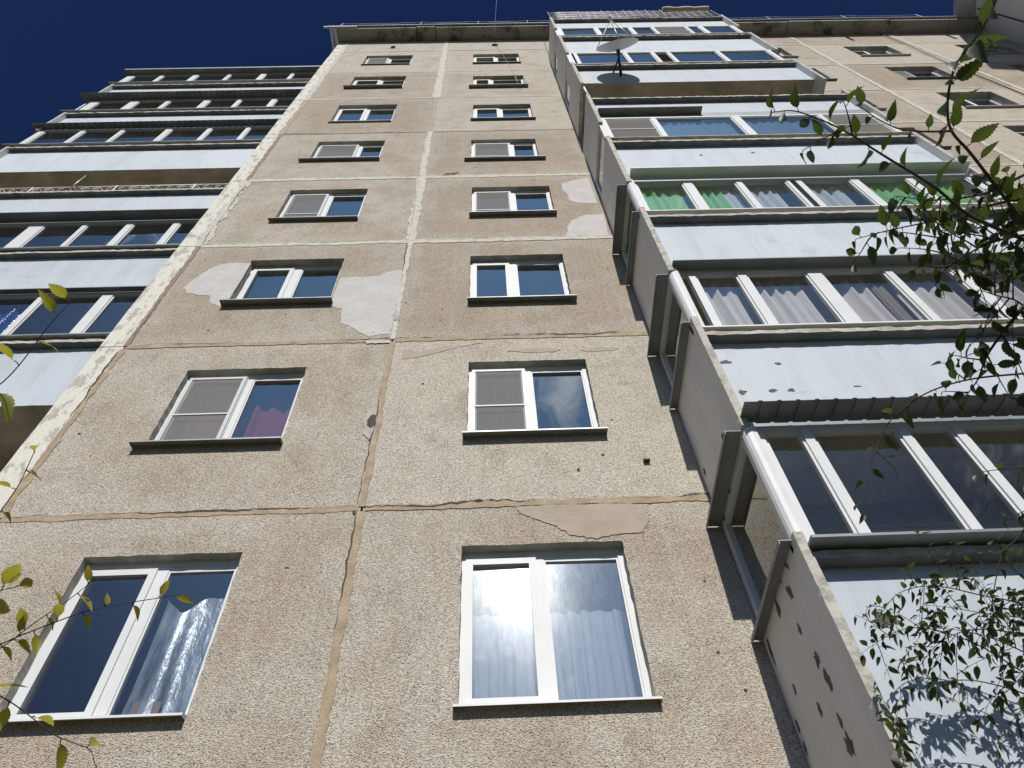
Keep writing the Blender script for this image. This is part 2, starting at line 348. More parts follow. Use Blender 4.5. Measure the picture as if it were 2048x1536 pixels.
def thing(name, label, cat, loc=(0, 0, 0), group=None):
    o = bpy.data.objects.new(name, None); COL.objects.link(o); o.location = loc
    o['label'] = label; o['category'] = cat
    if group: o['group'] = group
    o.empty_display_size = .2
    return o
def tag(o, label, cat, group=None):
    o['label'] = label; o['category'] = cat
    if group: o['group'] = group
    return o
def childfix(o, parent):
    # child meshes are written in world coordinates; cancel the parent's location
    o.parent = parent; o.matrix_parent_inverse = Matrix.Translation(-Vector(parent.location)); return o
def jit(a): return random.uniform(-a, a)

def ring_panel(mb, outer, holes, y, m, jo=.004, step=.25):
    """front face with jittered outline and holes (rects), triangulated"""
    bm = bmesh.new()
    def loop(x0, x1, z0, z1, j, st):
        pts = []
        def seg(ax, az, bx, bz):
            L = math.hypot(bx-ax, bz-az); n = max(1, int(L/st))
            for i in range(n):
                t = i/n; jj = 0 if i == 0 else j
                pts.append((ax+(bx-ax)*t+jit(jj), y, az+(bz-az)*t+jit(jj)))
        seg(x0, z0, x1, z0); seg(x1, z0, x1, z1); seg(x1, z1, x0, z1); seg(x0, z1, x0, z0)
        return pts
    loops = [loop(*outer, jo, step)]+[loop(*h, .005, .07) for h in holes]
    for L in loops:
        vs = [bm.verts.new(p) for p in L]
        for i in range(len(vs)): bm.edges.new((vs[i], vs[(i+1) % len(vs)]))
    bmesh.ops.triangle_fill(bm, use_beauty=True, use_dissolve=False, edges=bm.edges[:], normal=(0, -1, 0))
    bm.verts.index_update()
    vs = [tuple(v.co) for v in bm.verts]; fs = []
    for f in bm.faces:
        idx = [v.index for v in f.verts]
        if f.normal.y > 0: idx.reverse()
        fs.append(tuple(idx))
    bm.free(); mb.faces(vs, fs, m)
    return loops
def wall_panel(parent, x0, x1, z0, z1, holes=(), y=0., depth=.3, name='wall_panel', m='pebble'):
    mb = MB(); L = ring_panel(mb, (x0, x1, z0, z1), holes, y, m)
    for i, l in enumerate(L):
        n = len(l)
        for k in range(n):
            a, b = l[k], l[(k+1) % n]
            q = [a, b, (b[0], y+depth, b[2]), (a[0], y+depth, a[2])]
            if i == 0: q.reverse()
            q.reverse()
            mb.poly(q, 'reveal' if i else m)
    return mb.build(name, parent)

def blob_patch(parent, pts, m, th=.004, name='render_patch', y=0., sub=6, j=.009, edge='patch_edge'):
    """flat trowelled patch traced on the wall, real thickness"""
    P = []
    n = len(pts)
    for i in range(n):
        a, b = pts[i], pts[(i+1) % n]
        for s in range(sub):
            t = s/sub; P.append((a[0]+(b[0]-a[0])*t+jit(j), a[1]+(b[1]-a[1])*t+jit(j)))
    bm = bmesh.new(); vs = [bm.verts.new((p[0], y-th, p[1])) for p in P]
    for i in range(len(vs)): bm.edges.new((vs[i], vs[(i+1) % len(vs)]))
    bmesh.ops.triangle_fill(bm, use_beauty=True, edges=bm.edges[:], normal=(0, -1, 0)); bm.verts.index_update()
    mb = MB(); V = [tuple(v.co) for v in bm.verts]; fs = []
    for f in bm.faces:
        idx = [v.index for v in f.verts]
        if f.normal.y > 0: idx.reverse()
        fs.append(tuple(idx))
    mb.faces(V, fs, m); bm.free()
    for i in range(len(P)):
        a, b = P[i], P[(i+1) % len(P)]
        mb.poly([(a[0], y-th, a[1]), (b[0], y-th, b[1]), (b[0], y+.002, b[1]), (a[0], y+.002, a[1])], edge)
    if parent is None: return mb
    return mb.build(name, parent)
def bz(u0, v0, s):  # zoom-crop reading to wall coordinates
    def f(u, v): P = by(u0+u*s, v0+v*s); return (P[0], P[2])
    return f

def joint(parent, p0, p1, w, m, vertical=False, off=0., j=.35, th=.006, cut=0.):
    """irregular trowelled joint strip between p0 and p1 (x,z), width w"""
    L = math.hypot(p1[0]-p0[0], p1[1]-p0[1]); n = max(4, int(L/.035)); mb = MB(); A = []; B = []
    ra = rb = 0
    for i in range(n+1):
        t = i/n; x = p0[0]+(p1[0]-p0[0])*t; z = p0[1]+(p1[1]-p0[1])*t
        ra = ra*.75+jit(w*j*.3); rb = rb*.75+jit(w*j*.3)
        wa = w*.5+ra; wb = w*.5+rb
        if vertical: A.append((x-wa+off, z)); B.append((x+wb+off, z))
        else: A.append((x, z+wa+off)); B.append((x, z-wb+off))
    y = -th
    for i in range(n):
        a, b, c, d = A[i], A[i+1], B[i+1], B[i]
        q = [(d[0], y, d[1]), (c[0], y, c[1]), (b[0], y, b[1]), (a[0], y, a[1])]
        if vertical: q.reverse()
        mb.poly(q, m)
        for e, g in ((a, b), (c, d)):
            q = [(e[0], y, e[1]), (g[0], y, g[1]), (g[0], .001, g[1]), (e[0], .001, e[1])]
            mb.poly(q, m)
    return mb.build('joint_mortar', parent)
def crack(parent, p0, p1, w, y=-.009, vertical=False):
    L = math.hypot(p1[0]-p0[0], p1[1]-p0[1]); n = max(4, int(L/.05)); mb = MB(); r = 0; pts = []
    for i in range(n+1):
        t = i/n; r = r*.8+jit(w*.6)
        hw = max(.0006, w*.5*max(.08, .2+.8*math.sin(i*.11+p0[0]*9)*math.sin(i*.037+p0[1])+jit(.35)))
        pts.append((p0[0]+(p1[0]-p0[0])*t, p0[1]+(p1[1]-p0[1])*t, hw, r))
    for i in range(n):
        a, b = pts[i], pts[i+1]
        if vertical:
            q = [(x, z) for x, z in ((a[0]-a[2]+a[3], a[1]), (a[0]+a[2]+a[3], a[1]), (b[0]+b[2]+b[3], b[1]), (b[0]-b[2]+b[3], b[1]))]
            mb.poly([(x, y, z) for x, z in q], 'gap')
        else: mb.poly([(a[0], y, a[1]-a[2]+a[3]), (b[0], y, b[1]-b[2]+b[3]), (b[0], y, b[1]+b[2]+b[3]), (a[0], y, a[1]+a[2]+a[3])], 'gap')
    return mb.build('crack', parent)

def ring(mb, x0, x1, z0, z1, w, y0, y1, m, wb=None):
    wb = wb or w
    mb.box(x0, x0+w, y0, y1, z0, z1, m); mb.box(x1-w, x1, y0, y1, z0, z1, m)
    mb.box(x0+w, x1-w, y0+.001, y1, z1-w, z1, m); mb.box(x0+w, x1-w, y0+.001, y1, z0, z0+wb, m)
def pane(parent, x0, x1, z0, z1, y, m='glass', name='pane'):
    mb = MB(); tx, tz = jit(.0025), jit(.003)
    mb.poly([(x0, y+tx+tz, z0), (x1, y-tx+tz, z0), (x1, y-tx-tz, z1), (x0, y+tx-tz, z1)], m)
    return mb.build(name, parent)
def window(bld, x0, x1, z0, z1, y=0., mull=.5, sash='l', screen=None, sill='sillmetal', sl=.05, sr=.04, sp=.09, m='pvc',
           glassL='glass', glassR='glass', label=None, bar=.5, rec=.085, mw=.075, lower=0.):
    """outer frame is the part 'window'; sash, panes, sill, mesh are its sub-parts"""
    mb = MB(); yf = y+rec; fw = .045
    x0i, x1i, z0i, z1i = x0-.01, x1+.01, z0+.012, z1+.01
    ring(mb, x0i, x1i, z0i, z1i, fw+.01, yf, yf+.07, m, .05)
    mb.box(x0i, x1i, yf+.012, yf+.07, z1i-.1, z1i-.056, m)
    xm = x0+(x1-x0)*mull
    mb.box(xm-mw/2, xm+mw/2, yf+.002, yf+.07, z0i+.05, z1i-.1, m)
    # inner room-side lining closes the gap behind the frame
    w = mb.build('window', bld)
    if label: w['label'] = label
    zt = z1i-.1
    for side, a, b, g in (('l', x0i+fw+.01, xm-mw/2, glassL), ('r', xm+mw/2, x1i-fw-.01, glassR)):
        if side in sash:
            sb = MB(); ring(sb, a-.012, b+.012, z0i+.035, zt+.012, .058, yf-.014, yf+.055, m)
            sb.build('sash', w)
            pane(w, a+.046, b-.046, z0i+.093, zt-.046, yf+.02, g)
        else:
            sb = MB(); ring(sb, a, b, z0i+.05, zt, .016, yf+.012, yf+.05, m); sb.build('glazing_bead', w)
            pane(w, a+.016, b-.016, z0i+.066, zt-.016, yf+.03, g)
        if screen == side:
            s2 = MB(); ring(s2, a-.005, b+.005, z0i+.04, zt+.01, .035, yf-.032, yf-.018, 'pvc_grey')
            s2.box(a, b, yf-.034, yf-.02, z0i+.04+(zt-z0i)*bar, z0i+.06+(zt-z0i)*bar, 'pvc')
            s2.poly([(a+.03, yf-.024, z0i+.07), (b-.03, yf-.024, z0i+.07), (b-.03, yf-.024, zt-.02), (a+.03, yf-.024, zt-.02)], 'screen')
            s2.build('insect_screen', w)
    sm = MB()  # folded sheet sill: slope, lip, end caps
    xa, xb = x0-sl, x1+sr; t = .003; zf = z0-.02+lower
    prof = [(y-sp, zf), (y+.0, z0+.002), (yf+.01, z0+.012)]
    for (ya, za), (yb, zb) in zip(prof[:-1], prof[1:]):
        xl, xr = (xa, xb) if ya < y-.01 else (x0+.004, x1-.004)
        v = [(xl, ya, za), (xr, ya, za), (xr, yb, zb), (xl, yb, zb)]
        sm.poly(v, sill); sm.poly([(a, b, c-t) for a, b, c in reversed(v)], sill)
    sm.box(xa, xb, y-sp-.002, y-sp+.002, zf-.016, zf+.001, sill)
    for xe in (xa, xb):
        sm.poly([(xe, y-sp, zf-.024), (xe, y-.001, zf-.012), (xe, y-.001, z0+.004), (xe, y-sp, zf)], sill)
    sm.build('sill', w)
    return w

def curtain(x0, x1, z0, z1, y, mt, label, amp=.03, per=.14, group=None, ragged=0., name='curtain', cat='curtain', n=None):
    mb = MB(); n = n or max(24, int((x1-x0)/per*12)); nz = 6; V = []; ph = random.random()*6
    for k in range(nz+1):
        tz = k/nz
        for i in range(n+1):
            t = i/n; x = x0+(x1-x0)*t
            q_ = x/per*6.283+ph+.9*math.sin(x/per*1.31+ph)+.6*math.sin(x/per*.63+ph*3)+.25*tz*math.sin(x*11+ph)
            w = (math.sin(q_)+.25*math.sin(2.3*q_))*(.85+.35*math.sin(x/per*1.9+ph*1.7))+.25*math.sin(x/per*1.7+ph*2)
            zz = z0+(z1-z0)*tz+(ragged*w if k == nz else 0)
            V.append((x+.006*math.sin(tz*5+x*9), y+amp*w*(1-.35*tz), zz))
    Fs = [(k*(n+1)+i, k*(n+1)+i+1, (k+1)*(n+1)+i+1, (k+1)*(n+1)+i) for k in range(nz) for i in range(n)]
    mb.faces(V, Fs, mt, True); o = mb.build(name); return tag(o, label, cat, group)

# ================================================================ ground
mb = MB(); mb.poly([(-900, -900, 0), (900, -900, 0), (900, 900, 0), (-900, 900, 0)], 'wing')
M['ground'] = simple("dry_grass_and_dirt", (.055, .06, .03), .95, .35, .8, .4)
M['asphalt'] = simple("pale_worn_paving", (.16, .155, .15), .9, .15, 1.5, .3)
mb.mats = ['ground']; g = mb.build('ground'); g['kind'] = 'structure'
mb = MB(); mb.box(-40, 40, -3.6, -1.6, -.05, .12, 'asphalt'); g = mb.build('pavement'); g['kind'] = 'structure'

# ================================================================ main building
H = 2.8; Z0 = 6.4
def zk(k): return Z0+H*k
B = thing('apartment_building', 'tall beige pebble-dashed panel apartment block with white loggias, filling most of the view', 'building')
VC, V0, V1, V2, V2b, V3, V4, V5 = -3.40, -3.10, 0.0, 3.075, 7.70, 10.95, 14.21, 17.6
# opening rects measured on the facade, per storey
Rpx = {-1: (926, 1090, 1247, 1083, 1310, 1400, 912, 1412), 0: (936, 724, 1169, 718, 1205, 868, 935, 873), 1: (941, 511, 1126, 508, 1144, 601, 938, 605),
       2: (945, 375, 1098, 371.5, 1111, 430, 941, 432), 3: (943, 280, 1072, 277, 1077, 318, 941, 321), 4: (949, 209, 1060.5, 208, 1067, 239, 943, 240),
       5: (948, 152, 1046, 151, 1051, 174.5, 944, 175.5), 6: (947, 108, 1036.5, 107.5, 1041, 126.5, 946, 127)}
Lpx = {-1: (158, 1113, 487, 1106, 370, 1435, -4, 1444), 0: (376, 741, 614, 733, 562, 886, 288, 893), 1: (504, 520, 691, 517, 656, 605, 452, 612),
       2: (583, 380, 736, 377, 716, 438, 545, 443), 3: (639, 283, 768, 281, 760, 320, 615, 322), 4: (680, 209.5, 793, 209.5, 784, 244, 659, 244),
       5: (712, 153, 811.5, 153, 806, 176, 694, 176.5), 6: (736, 111, 825.6, 111, 820, 129, 722.5, 130)}
def rect(p):
    c = [by(p[i], p[i+1]) for i in (0, 2, 4, 6)]
    return ((c[0][0]+c[3][0])/2, (c[1][0]+c[2][0])/2, (c[2][2]+c[3][2])/2, (c[0][2]+c[1][2])/2)
RW = {k: rect(v) for k, v in Rpx.items()}; LW = {k: rect(v) for k, v in Lpx.items()}
G = .009
for k in range(-3, 8):
    a = zk(k)+G; b = zk(k+1)-G
    if k == -3: a = 0.0
    if k == 7: b = 27.52
    for (xa, xb), hs in (((V0, V1), [LW[k]] if k in LW else []), ((V1, V2), [RW[k]] if k in RW else [])):
        if k == 7:
            xs = -1.62 if xa < -1 else 1.52
            hs = [(xs-.07, xs+.07, 26.45, 26.85)] if xa < -1 else [(xs-.09, xs+.09, 26.55, 26.95)]
        wall_panel(B, xa+G, xb-G, a, b, hs, y=jit(.002))
    cs = wall_panel(B, VC, V0-G, a, b, [], y=-.002, m='corner', name='corner_strip')
    # right-hand wall
    for xa, xb, wx in ((V2, V2b, (4.1, 6.6)), (V2b, V3, (8.76, 10.10)), (V3, V4, (12.0, 13.35)), (V4, V5, (15.4, 16.8))):
        hs = []
        if k in RW: hs = [(wx[0], wx[1], zk(k)+1.03, zk(k)+2.46)]
        if k == 7 and xa in (V3, V4): hs = [(xa+1.72, xa+1.84, 26.55, 27.25)]
        wall_panel(B, xa+G, xb-G, a, b, hs, y=.003+jit(.002))
# backing behind the joints, rooms
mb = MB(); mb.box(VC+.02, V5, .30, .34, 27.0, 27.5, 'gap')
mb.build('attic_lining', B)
mb = MB()
for k in range(-2, 8): mb.box(VC+.05, V5, .06, 4.2, zk(k)-.11, zk(k)+.11, 'room')
mb.build('floor_slab', B)
mb = MB(); mb.box(VC+.05, V5, 4.2, 4.35, 0, 27.4, 'room')
for x in (V0-.1, V1-.08, V2-.08, V2b, V3, V4, V5-.16): mb.box(x, x+.16, .05, 4.2, 0, 27.4, 'room')
mb.build('inner_wall', B)
mb = MB(); mb.box(VC, V0-.12, .31, 12, 0, 27.5, 'wing'); mb.box(VC, V5, 11.8, 12, 0, 27.5, 'wing'); mb.box(V5-.2, V5, .31, 11.8, 0, 27.5, 'wing')
mb.build('end_wall', B)

lab = {('R', -1): 'white window with lace curtain cut off at its shade line and a bright cloud mirrored in its left sash', ('R', 0): 'window with a mesh screen on the left and a cloud mirrored on the right',
       ('L', -1): 'white window with clear plastic film and cardboard behind the right pane', ('L', 0): 'window with mesh screen and pink curtain', ('L', 1): 'window between two patches of smooth grey render'}
for k, (x0, x1, z0, z1) in RW.items():
    o = dict(k=k)
    cfg = {-1: dict(mull=.475, sill='sillwhite', sl=.03, sr=.03, sp=.06, glassL='glass_dirty', glassR='glass_dirty', rec=.09),
           0: dict(mull=.50, screen='l', bar=.42, sl=.04, sr=.05), 1: dict(mull=.45, mw=.11, sl=.02, sr=.05, rec=.10),
           2: dict(mull=.52, screen='l', bar=.28, sl=.03, sr=.02), 3: dict(mull=.62, screen='l', bar=.3, sl=.12, sr=.12, sp=.07),
           4: dict(mull=.47, sl=.05, sr=.05, sp=.06), 5: dict(mull=.36, sl=.10, sr=.07, m='oldpaint'), 6: dict(mull=.50, sl=.01, sr=.02, sp=.05, m='oldpaint')}[k]
    window(B, x0, x1, z0, z1, label=lab.get(('R', k)), **cfg)
for k, (x0, x1, z0, z1) in LW.items():
    cfg = {-1: dict(mull=.50, sl=.06, sr=.0, sp=.07, mw=.10, sill='sillwhite'), 0: dict(mull=.53, screen='l', bar=.42, sl=.10, sr=.02),
           1: dict(mull=.50, mw=.12, sl=.05, sr=.05, sp=.10, rec=.11), 2: dict(mull=.52, screen='l', bar=.28, sl=.06, sr=.01, sp=.07),
           3: dict(mull=.63, screen='l', bar=.3, sl=.16, sr=.02, sp=.07), 4: dict(mull=.50, sl=.02, sr=.0, sp=.04, sill='sillwhite'),
           5: dict(mull=.52, sl=.10, sr=.0, m='oldpaint'), 6: dict(mull=.50, screen='l', sl=.02, sr=.0, sp=.04, m='oldpaint')}[k]
    window(B, x0, x1, z0, z1, label=lab.get(('L', k)), **cfg)
for k in range(-1, 7):
    for i, (xa, xb) in enumerate(((8.76, 10.10), (12.0, 13.35), (15.4, 16.8))):
        if k < 2 and i == 0 or k < 1: continue
        window(B, xa, xb, zk(k)+1.03, zk(k)+2.46, y=.003, mull=(.45, .5, .55)[(k+i) % 3], rec=.13 if k != 4 else .16,
               screen='l' if (k+i) % 3 == 0 else None, sill='sillwhite' if k in (4, 6) else 'sillmetal', sp=.06, m='pvc' if (k+2*i) % 5 else 'oldpaint')
    # loggia window behind the balcony glazing
    window(B, 4.1, 6.6, zk(k)+1.03, zk(k)+2.46, y=.003, mull=.36, rec=.06, m='pvc')

# ---- joints
def V(k): return zk(k)
jl = [(0, .066, 'grout_tan', -.024), (1, .062, 'grout_tan', -.025), (2, .115, 'grout_white', 0), (3, .13, 'grout_white', 0), (4, .05, 'grout_brown', -.01),
      (5, .07, 'grout_white', 0), (6, .06, 'grout_white', 0), (7, .05, 'grout_white', 0)]
for k, w, m, off in jl:
    joint(B, (V0+.03, V(k)), (V1-.03, V(k)), w, m, off=off+jit(.004)); joint(B, (V1+.03, V(k)), (V2, V(k)), w*1.05, m, off=off+jit(.004))
    for xa, xb in ((V2b, V3), (V3, V4), (V4, V5)): joint(B, (xa, V(k)), (xb, V(k)), .05, 'grout_white', off=0)
    if k in (0, 1):
        crack(B, (V0+.05, V(k)+.012), (V1-.02, V(k)+.012), .022 if k == 0 else .018); crack(B, (V1+.02, V(k)+.014), (V2, V(k)+.014), .026)
    else:
        crack(B, (V0+.05, V(k)+w*.35), (V1, V(k)+w*.35), .010 if k != 4 else .035); crack(B, (V1, V(k)+w*.3), (V2, V(k)+w*.3), .010 if k != 4 else .03)
vm = {-3: (.07, 'grout_tan'), -2: (.07, 'grout_tan'), -1: (.07, 'grout_tan'), 0: (.065, 'grout_tan'), 1: (.07, 'grout_white'), 2: (.16, 'grout_white'), 3: (.12, 'grout_white'), 4: (.09, 'grout_brown'),
      5: (.20, 'grout_white'), 6: (.19, 'grout_white'), 7: (.14, 'grout_white')}
for k in range(-3, 8):
    w, m = vm[k]; top = 27.5 if k == 7 else V(k+1)-(.06 if k+1 <= 1 else 0)
    joint(B, (V1, V(k) if k > -3 else 0), (V1, top), w, m, vertical=True, th=.0075)
    m0 = {-3: 'grout_tan', -2: 'grout_tan', -1: 'grout_tan', 0: 'grout_tan', 1: 'grout_red', 2: 'grout_white', 3: 'grout_red', 4: 'grout_brown'}.get(k, 'grout_white')
    w0 = {0: .06, -1: .06, 1: .06, 2: .15, 3: .06, 4: .10}.get(k, .13 if k > 4 else .06)
    joint(B, (V0, V(k) if k > -3 else 0), (V0, top), w0, m0, vertical=True, th=.0065, j=.6)
    if k < 3: crack(B, (V1-.035, (V(k)+.05) if k > -3 else .1), (V1-.035, top-.05), .016, vertical=True); crack(B, (V0-.03+.06*(k > 0), (V(k)+.05) if k > -3 else .1), (V0-.03+.06*(k > 0), top-.05), .02, vertical=True)
    for x in (V3, V4): joint(B, (x, V(k) if k > -3 else 0), (x, top), .11 if k > 2 else .1, 'grout_white', vertical=True, th=.0075)
# ---- repair patches, traced on the wall
z2 = bz(300, 400, .29297)
blob_patch(B, [z2(*p) for p in [(690, 434), (560, 430), (480, 440), (400, 475), (330, 520), (260, 570), (230, 600), (250, 635), (330, 650), (415, 655), (405, 700), (460, 722), (502, 735)]], 'patch')
blob_patch(B, [z2(*p) for p in [(1300, 532), (1430, 525), (1560, 522), (1620, 490), (1725, 478), (1712, 560), (1700, 640), (1680, 800), (1645, 915), (1560, 920), (1490, 935), (1430, 905), (1380, 870), (1300, 840), (1310, 745), (1250, 730), (1225, 715)]], 'patch')
blob_patch(B, [z2(*p) for p in [(225, 988), (290, 932), (350, 920), (430, 930), (560, 940), (560, 968), (400, 985)]], 'patch_tan', .003)
blob_patch(B, [z2(*p) for p in [(1460, 966), (1600, 962), (1640, 963), (1640, 980), (1480, 984)]], 'grout_white', .011)
z7 = bz(850, 400, .29297)
blob_patch(B, [z7(*p) for p in [(1215, 95), (1080, 105), (1000, 140), (970, 185), (975, 215), (960, 245), (1250, 240), (1235, 150)]], 'patch')
blob_patch(B, [z7(*p) for p in [(560, 1030), (700, 1018), (800, 1010), (920, 1020), (900, 1035), (700, 1042)]], 'patch_tan', .003)
blob_patch(B, [z7(*p) for p in [(1050, 1025), (1180, 1005), (1310, 1012), (1300, 1028), (1100, 1034)]], 'patch_tan', .003)
blob_patch(B, [z7(*p) for p in [(-150, 1020), (-40, 1040), (120, 1000), (330, 985), (400, 975), (250, 1000), (100, 1040), (-60, 1075), (-160, 1090)]], 'patch_tan', .003)
z1 = bz(600, 0, .29297)
blob_patch(B, [z1(*p) for p in [(1965, 1212), (1840, 1240), (1790, 1250), (1785, 1290), (1830, 1330), (1840, 1370), (1900, 1385), (2030, 1390)]], 'patch')
z6 = bz(600, 900, .41406)
blob_patch(B, [z6(*p) for p in [(1040, 272), (1060, 300), (1120, 330), (1240, 365), (1250, 380), (1310, 410), (1430, 430), (1540, 405), (1650, 400), (1685, 340), (1670, 290), (1600, 262), (1300, 262)]], 'patch_tan', .006)
zz3 = bz(300, 400, .29297)
blob_patch(B, [zz3(*p) for p in [(1455, 1530), (1465, 1490), (1500, 1440), (1530, 1430), (1550, 1460), (1540, 1540), (1530, 1620), (1490, 1640), (1460, 1600)]], 'reveal', .008)
blob_patch(B, [zz3(*p) for p in [(1490, 1500), (1520, 1470), (1545, 1475), (1535, 1540), (1505, 1560), (1485, 1540)]], 'gap', .011, name='hole')
blob_patch(B, [zz3(*p) for p in [(1665, 775), (1705, 770), (1700, 825), (1660, 830)]], 'reveal', .012)
zz6 = bz(600, 900, .41406)
for p in ((265, 305, 9), (1345, 95, 5)): 
    blob_patch(B, [zz6(p[0]+p[2]*math.cos(a), p[1]+p[2]*math.sin(a)) for a in (0, 1, 2, 3, 4, 5)], 'gap', .01, name='hole')
zz = bz(600, 0, .29297)
blob_patch(B, [zz(*p) for p in [(975, 1200), (1000, 1186), (1040, 1184), (1085, 1180), (1050, 1192), (1000, 1196)]], 'gap', .01, name='hole')
# pock marks
mb = MB()
for i in range(90):
    x = random.uniform(V0, V2); k = random.randint(-2, 6); z = zk(k)+random.uniform(.1, 2.7)
    if any(r[k][0]-.1 < x < r[k][1]+.1 and r[k][2]-.15 < z < r[k][3]+.05 for r in (RW, LW) if k in r): continue
    r = random.uniform(.006, .017)
    mb.poly([(x+r*1.3*math.cos(-a)*random.uniform(.6, 1.2), -.0045, z+r*math.sin(-a)*random.uniform(.5, 1)) for a in (0, 1, 2, 3, 4, 5)][::-1], 'gap')
mb.build('pock_marks', B)
# small steel bracket in the wall
P = by(1293, 924); mb = MB(); mb.box(P[0]-.03, P[0]+.03, -.04, .0, P[2]-.008, P[2]+.008, 'dark'); mb.build('anchor_stub', B)

# ---- cornice and roof edge
mb = MB(); xs = [-3.42, -.93, -.33, 3.25, 7.6, 10.9, 14.2, 17.6]
for i, (a, b) in enumerate(zip(xs[:-1], xs[1:])):
    d = .40+(.0, .02, .0, .01, 0, .015, 0)[i]
    mb.box(a+.012, b-.012, -d, .4, 27.525, 27.70, 'cornice')
mb.build('cornice', B)
mb = MB(); x = -3.7; ya, yb = -.47, 2.0
while x < 17.6:
    dz = .018*math.sin(x/.075*3.1416)
    n = min(x+.0375, 17.6); dz2 = .018*math.sin(n/.075*3.1416)
    za = 27.72
    mb.poly([(x, ya, za+dz), (n, ya, za+dz2), (n, yb, za+.35+dz2), (x, yb, za+.35+dz)], 'roofmetal')
    mb.poly([(x, ya, za-.035+dz), (n, ya, za-.035+dz2), (n, ya, za+dz2), (x, ya, za+dz)], 'roofmetal')
    x = n
mb.build('roof_sheet', B)
mb = MB(); mb.box(-3.85, -2.8, -.46, -.40, 27.60, 27.70, 'galv'); mb.box(-3.80, 17.5, 1.9, 12.2, 27.5, 28.0, 'cornice'); mb.build('roof', B)
rl = MB(); pts = []
for i, x in enumerate([-3.4, -.85, 1.0, 2.6, 8.3, 10.5, 13.0, 15.5]):
    rl.tube([(x, -.42, 27.7), (x+.02, -.40, 28.55)], .009, 'white', 5)
    pts.append((x+.02, -.40, 28.52))
for a, b in zip(pts[:-1], pts[1:]):
    m_ = [(a[0]+(b[0]-a[0])*t, -.4, a[2]-.10*math.sin(t*3.1416)) for t in (0, .25, .5, .75, 1)]
    rl.tube(m_, .003, 'white', 4)
rl.build('roof_railing', B)

# ================================================================ balconies
def rough_parapet(parent, x0, x1, yf, fb, rim, rec=.10, lh=.06, depthin=.20, m='parapet', em='edge', spalls=()):
    """face at yf+rec, lipped ledge at yf"""
    mb = MB(); n = int((x1-x0)/.07); lb = rim-lh
    def prof(j):
        e = j*.006
        return [(yf+rec, fb+jit(.003)), (yf+rec, lb), (yf+jit(e), lb+jit(e*.6)), (yf+jit(e), rim+jit(e)), (yf+rec+.10, rim), (yf+rec+.10, fb)]
    rows = [prof(1) for _ in range(n+1)]
    for i in range(n):
        xa = x0+(x1-x0)*i/n; xb = x0+(x1-x0)*(i+1)/n
        for k in range(6):
            a, b = rows[i][k], rows[i][(k+1) % 6]; c, d = rows[i+1][(k+1) % 6], rows[i+1][k]
            mm = m if k in (0, 1, 4) else em
            if k == 5: mm = 'slab'
            if k == 1: mm = 'shade_grime'
            mb.poly([(xa, *a), (xa, *b), (xb, *c), (xb, *d)][::-1], mm)
    for xe, r, fl in ((x0, rows[0], 0), (x1, rows[-1], 1)):
        q = [(xe, *p) for p in r]; mb.poly(q if fl else q[::-1], em)
    for (u, v, rx, rz) in spalls:
        P = by(u, v, yf+rec-.003); pts = []
        for a in range(15):
            t = -a/15*6.283; r = random.uniform(.5, 1.3); pts.append((P[0]+rx*r*math.cos(t), yf+rec-.003-.0, P[2]+rz*r*math.sin(t)))
        mb.poly(pts[::-1], 'spall')
    return mb.build('parapet', parent)
def side_panel(parent, xo, th, yf, yb, z0, z1, spalls=(), name='side_panel', face=-1, ztb=None):
    """concrete cheek; long edges chipped"""
    mb = MB(); n = max(8, int((z1-z0)/.05)); L = []
    for i in range(n+1):
        z = z0+(z1-z0)*i/n; e = .006 if random.random() < .3 else .0025
        L.append((z, xo+abs(jit(e)), xo+th-abs(jit(e*.6)), yf+abs(jit(e))))
    for a, b in zip(L[:-1], L[1:]):
        mb.poly([(a[1], a[3], a[0]), (a[2], a[3], a[0]), (b[2], b[3], b[0]), (b[1], b[3], b[0])], 'edge')
        mb.poly([(a[1], a[3], a[0]), (b[1], b[3], b[0]), (xo, yf+.08, b[0]), (xo, yf+.08, a[0])], 'sidepaint')
        mb.poly([(a[2], a[3], a[0]), (xo+th, yf+.08, a[0]), (xo+th, yf+.08, b[0]), (b[2], b[3], b[0])], 'sidepaint')
    for x, rev in ((xo, 1), (xo+th, 0)):
        q = [(x, yf+.08, z0), (x, yb, z0), (x, yb, z1), (x, yf+.08, z1)]
        mb.poly(q[::-1] if rev else q, 'sidepaint')
    mb.poly([(xo, yf, z0), (xo, yb, z0), (xo+th, yb, z0), (xo+th, yf, z0)], 'edge')
    mb.poly([(xo, yf, z1), (xo+th, yf, z1), (xo+th, yb, z1), (xo, yb, z1)], 'edge')
    for (yy, zz_, ry, rz) in spalls:
        pts = []
        for a in range(14):
            t = a/14*6.283; r = random.uniform(.5, 1.3); pts.append((xo-.003, yy+ry*r*math.cos(t), zz_+rz*r*math.sin(t)))
        mb.poly(pts[::-1], 'spall')
    return mb.build(name, parent)
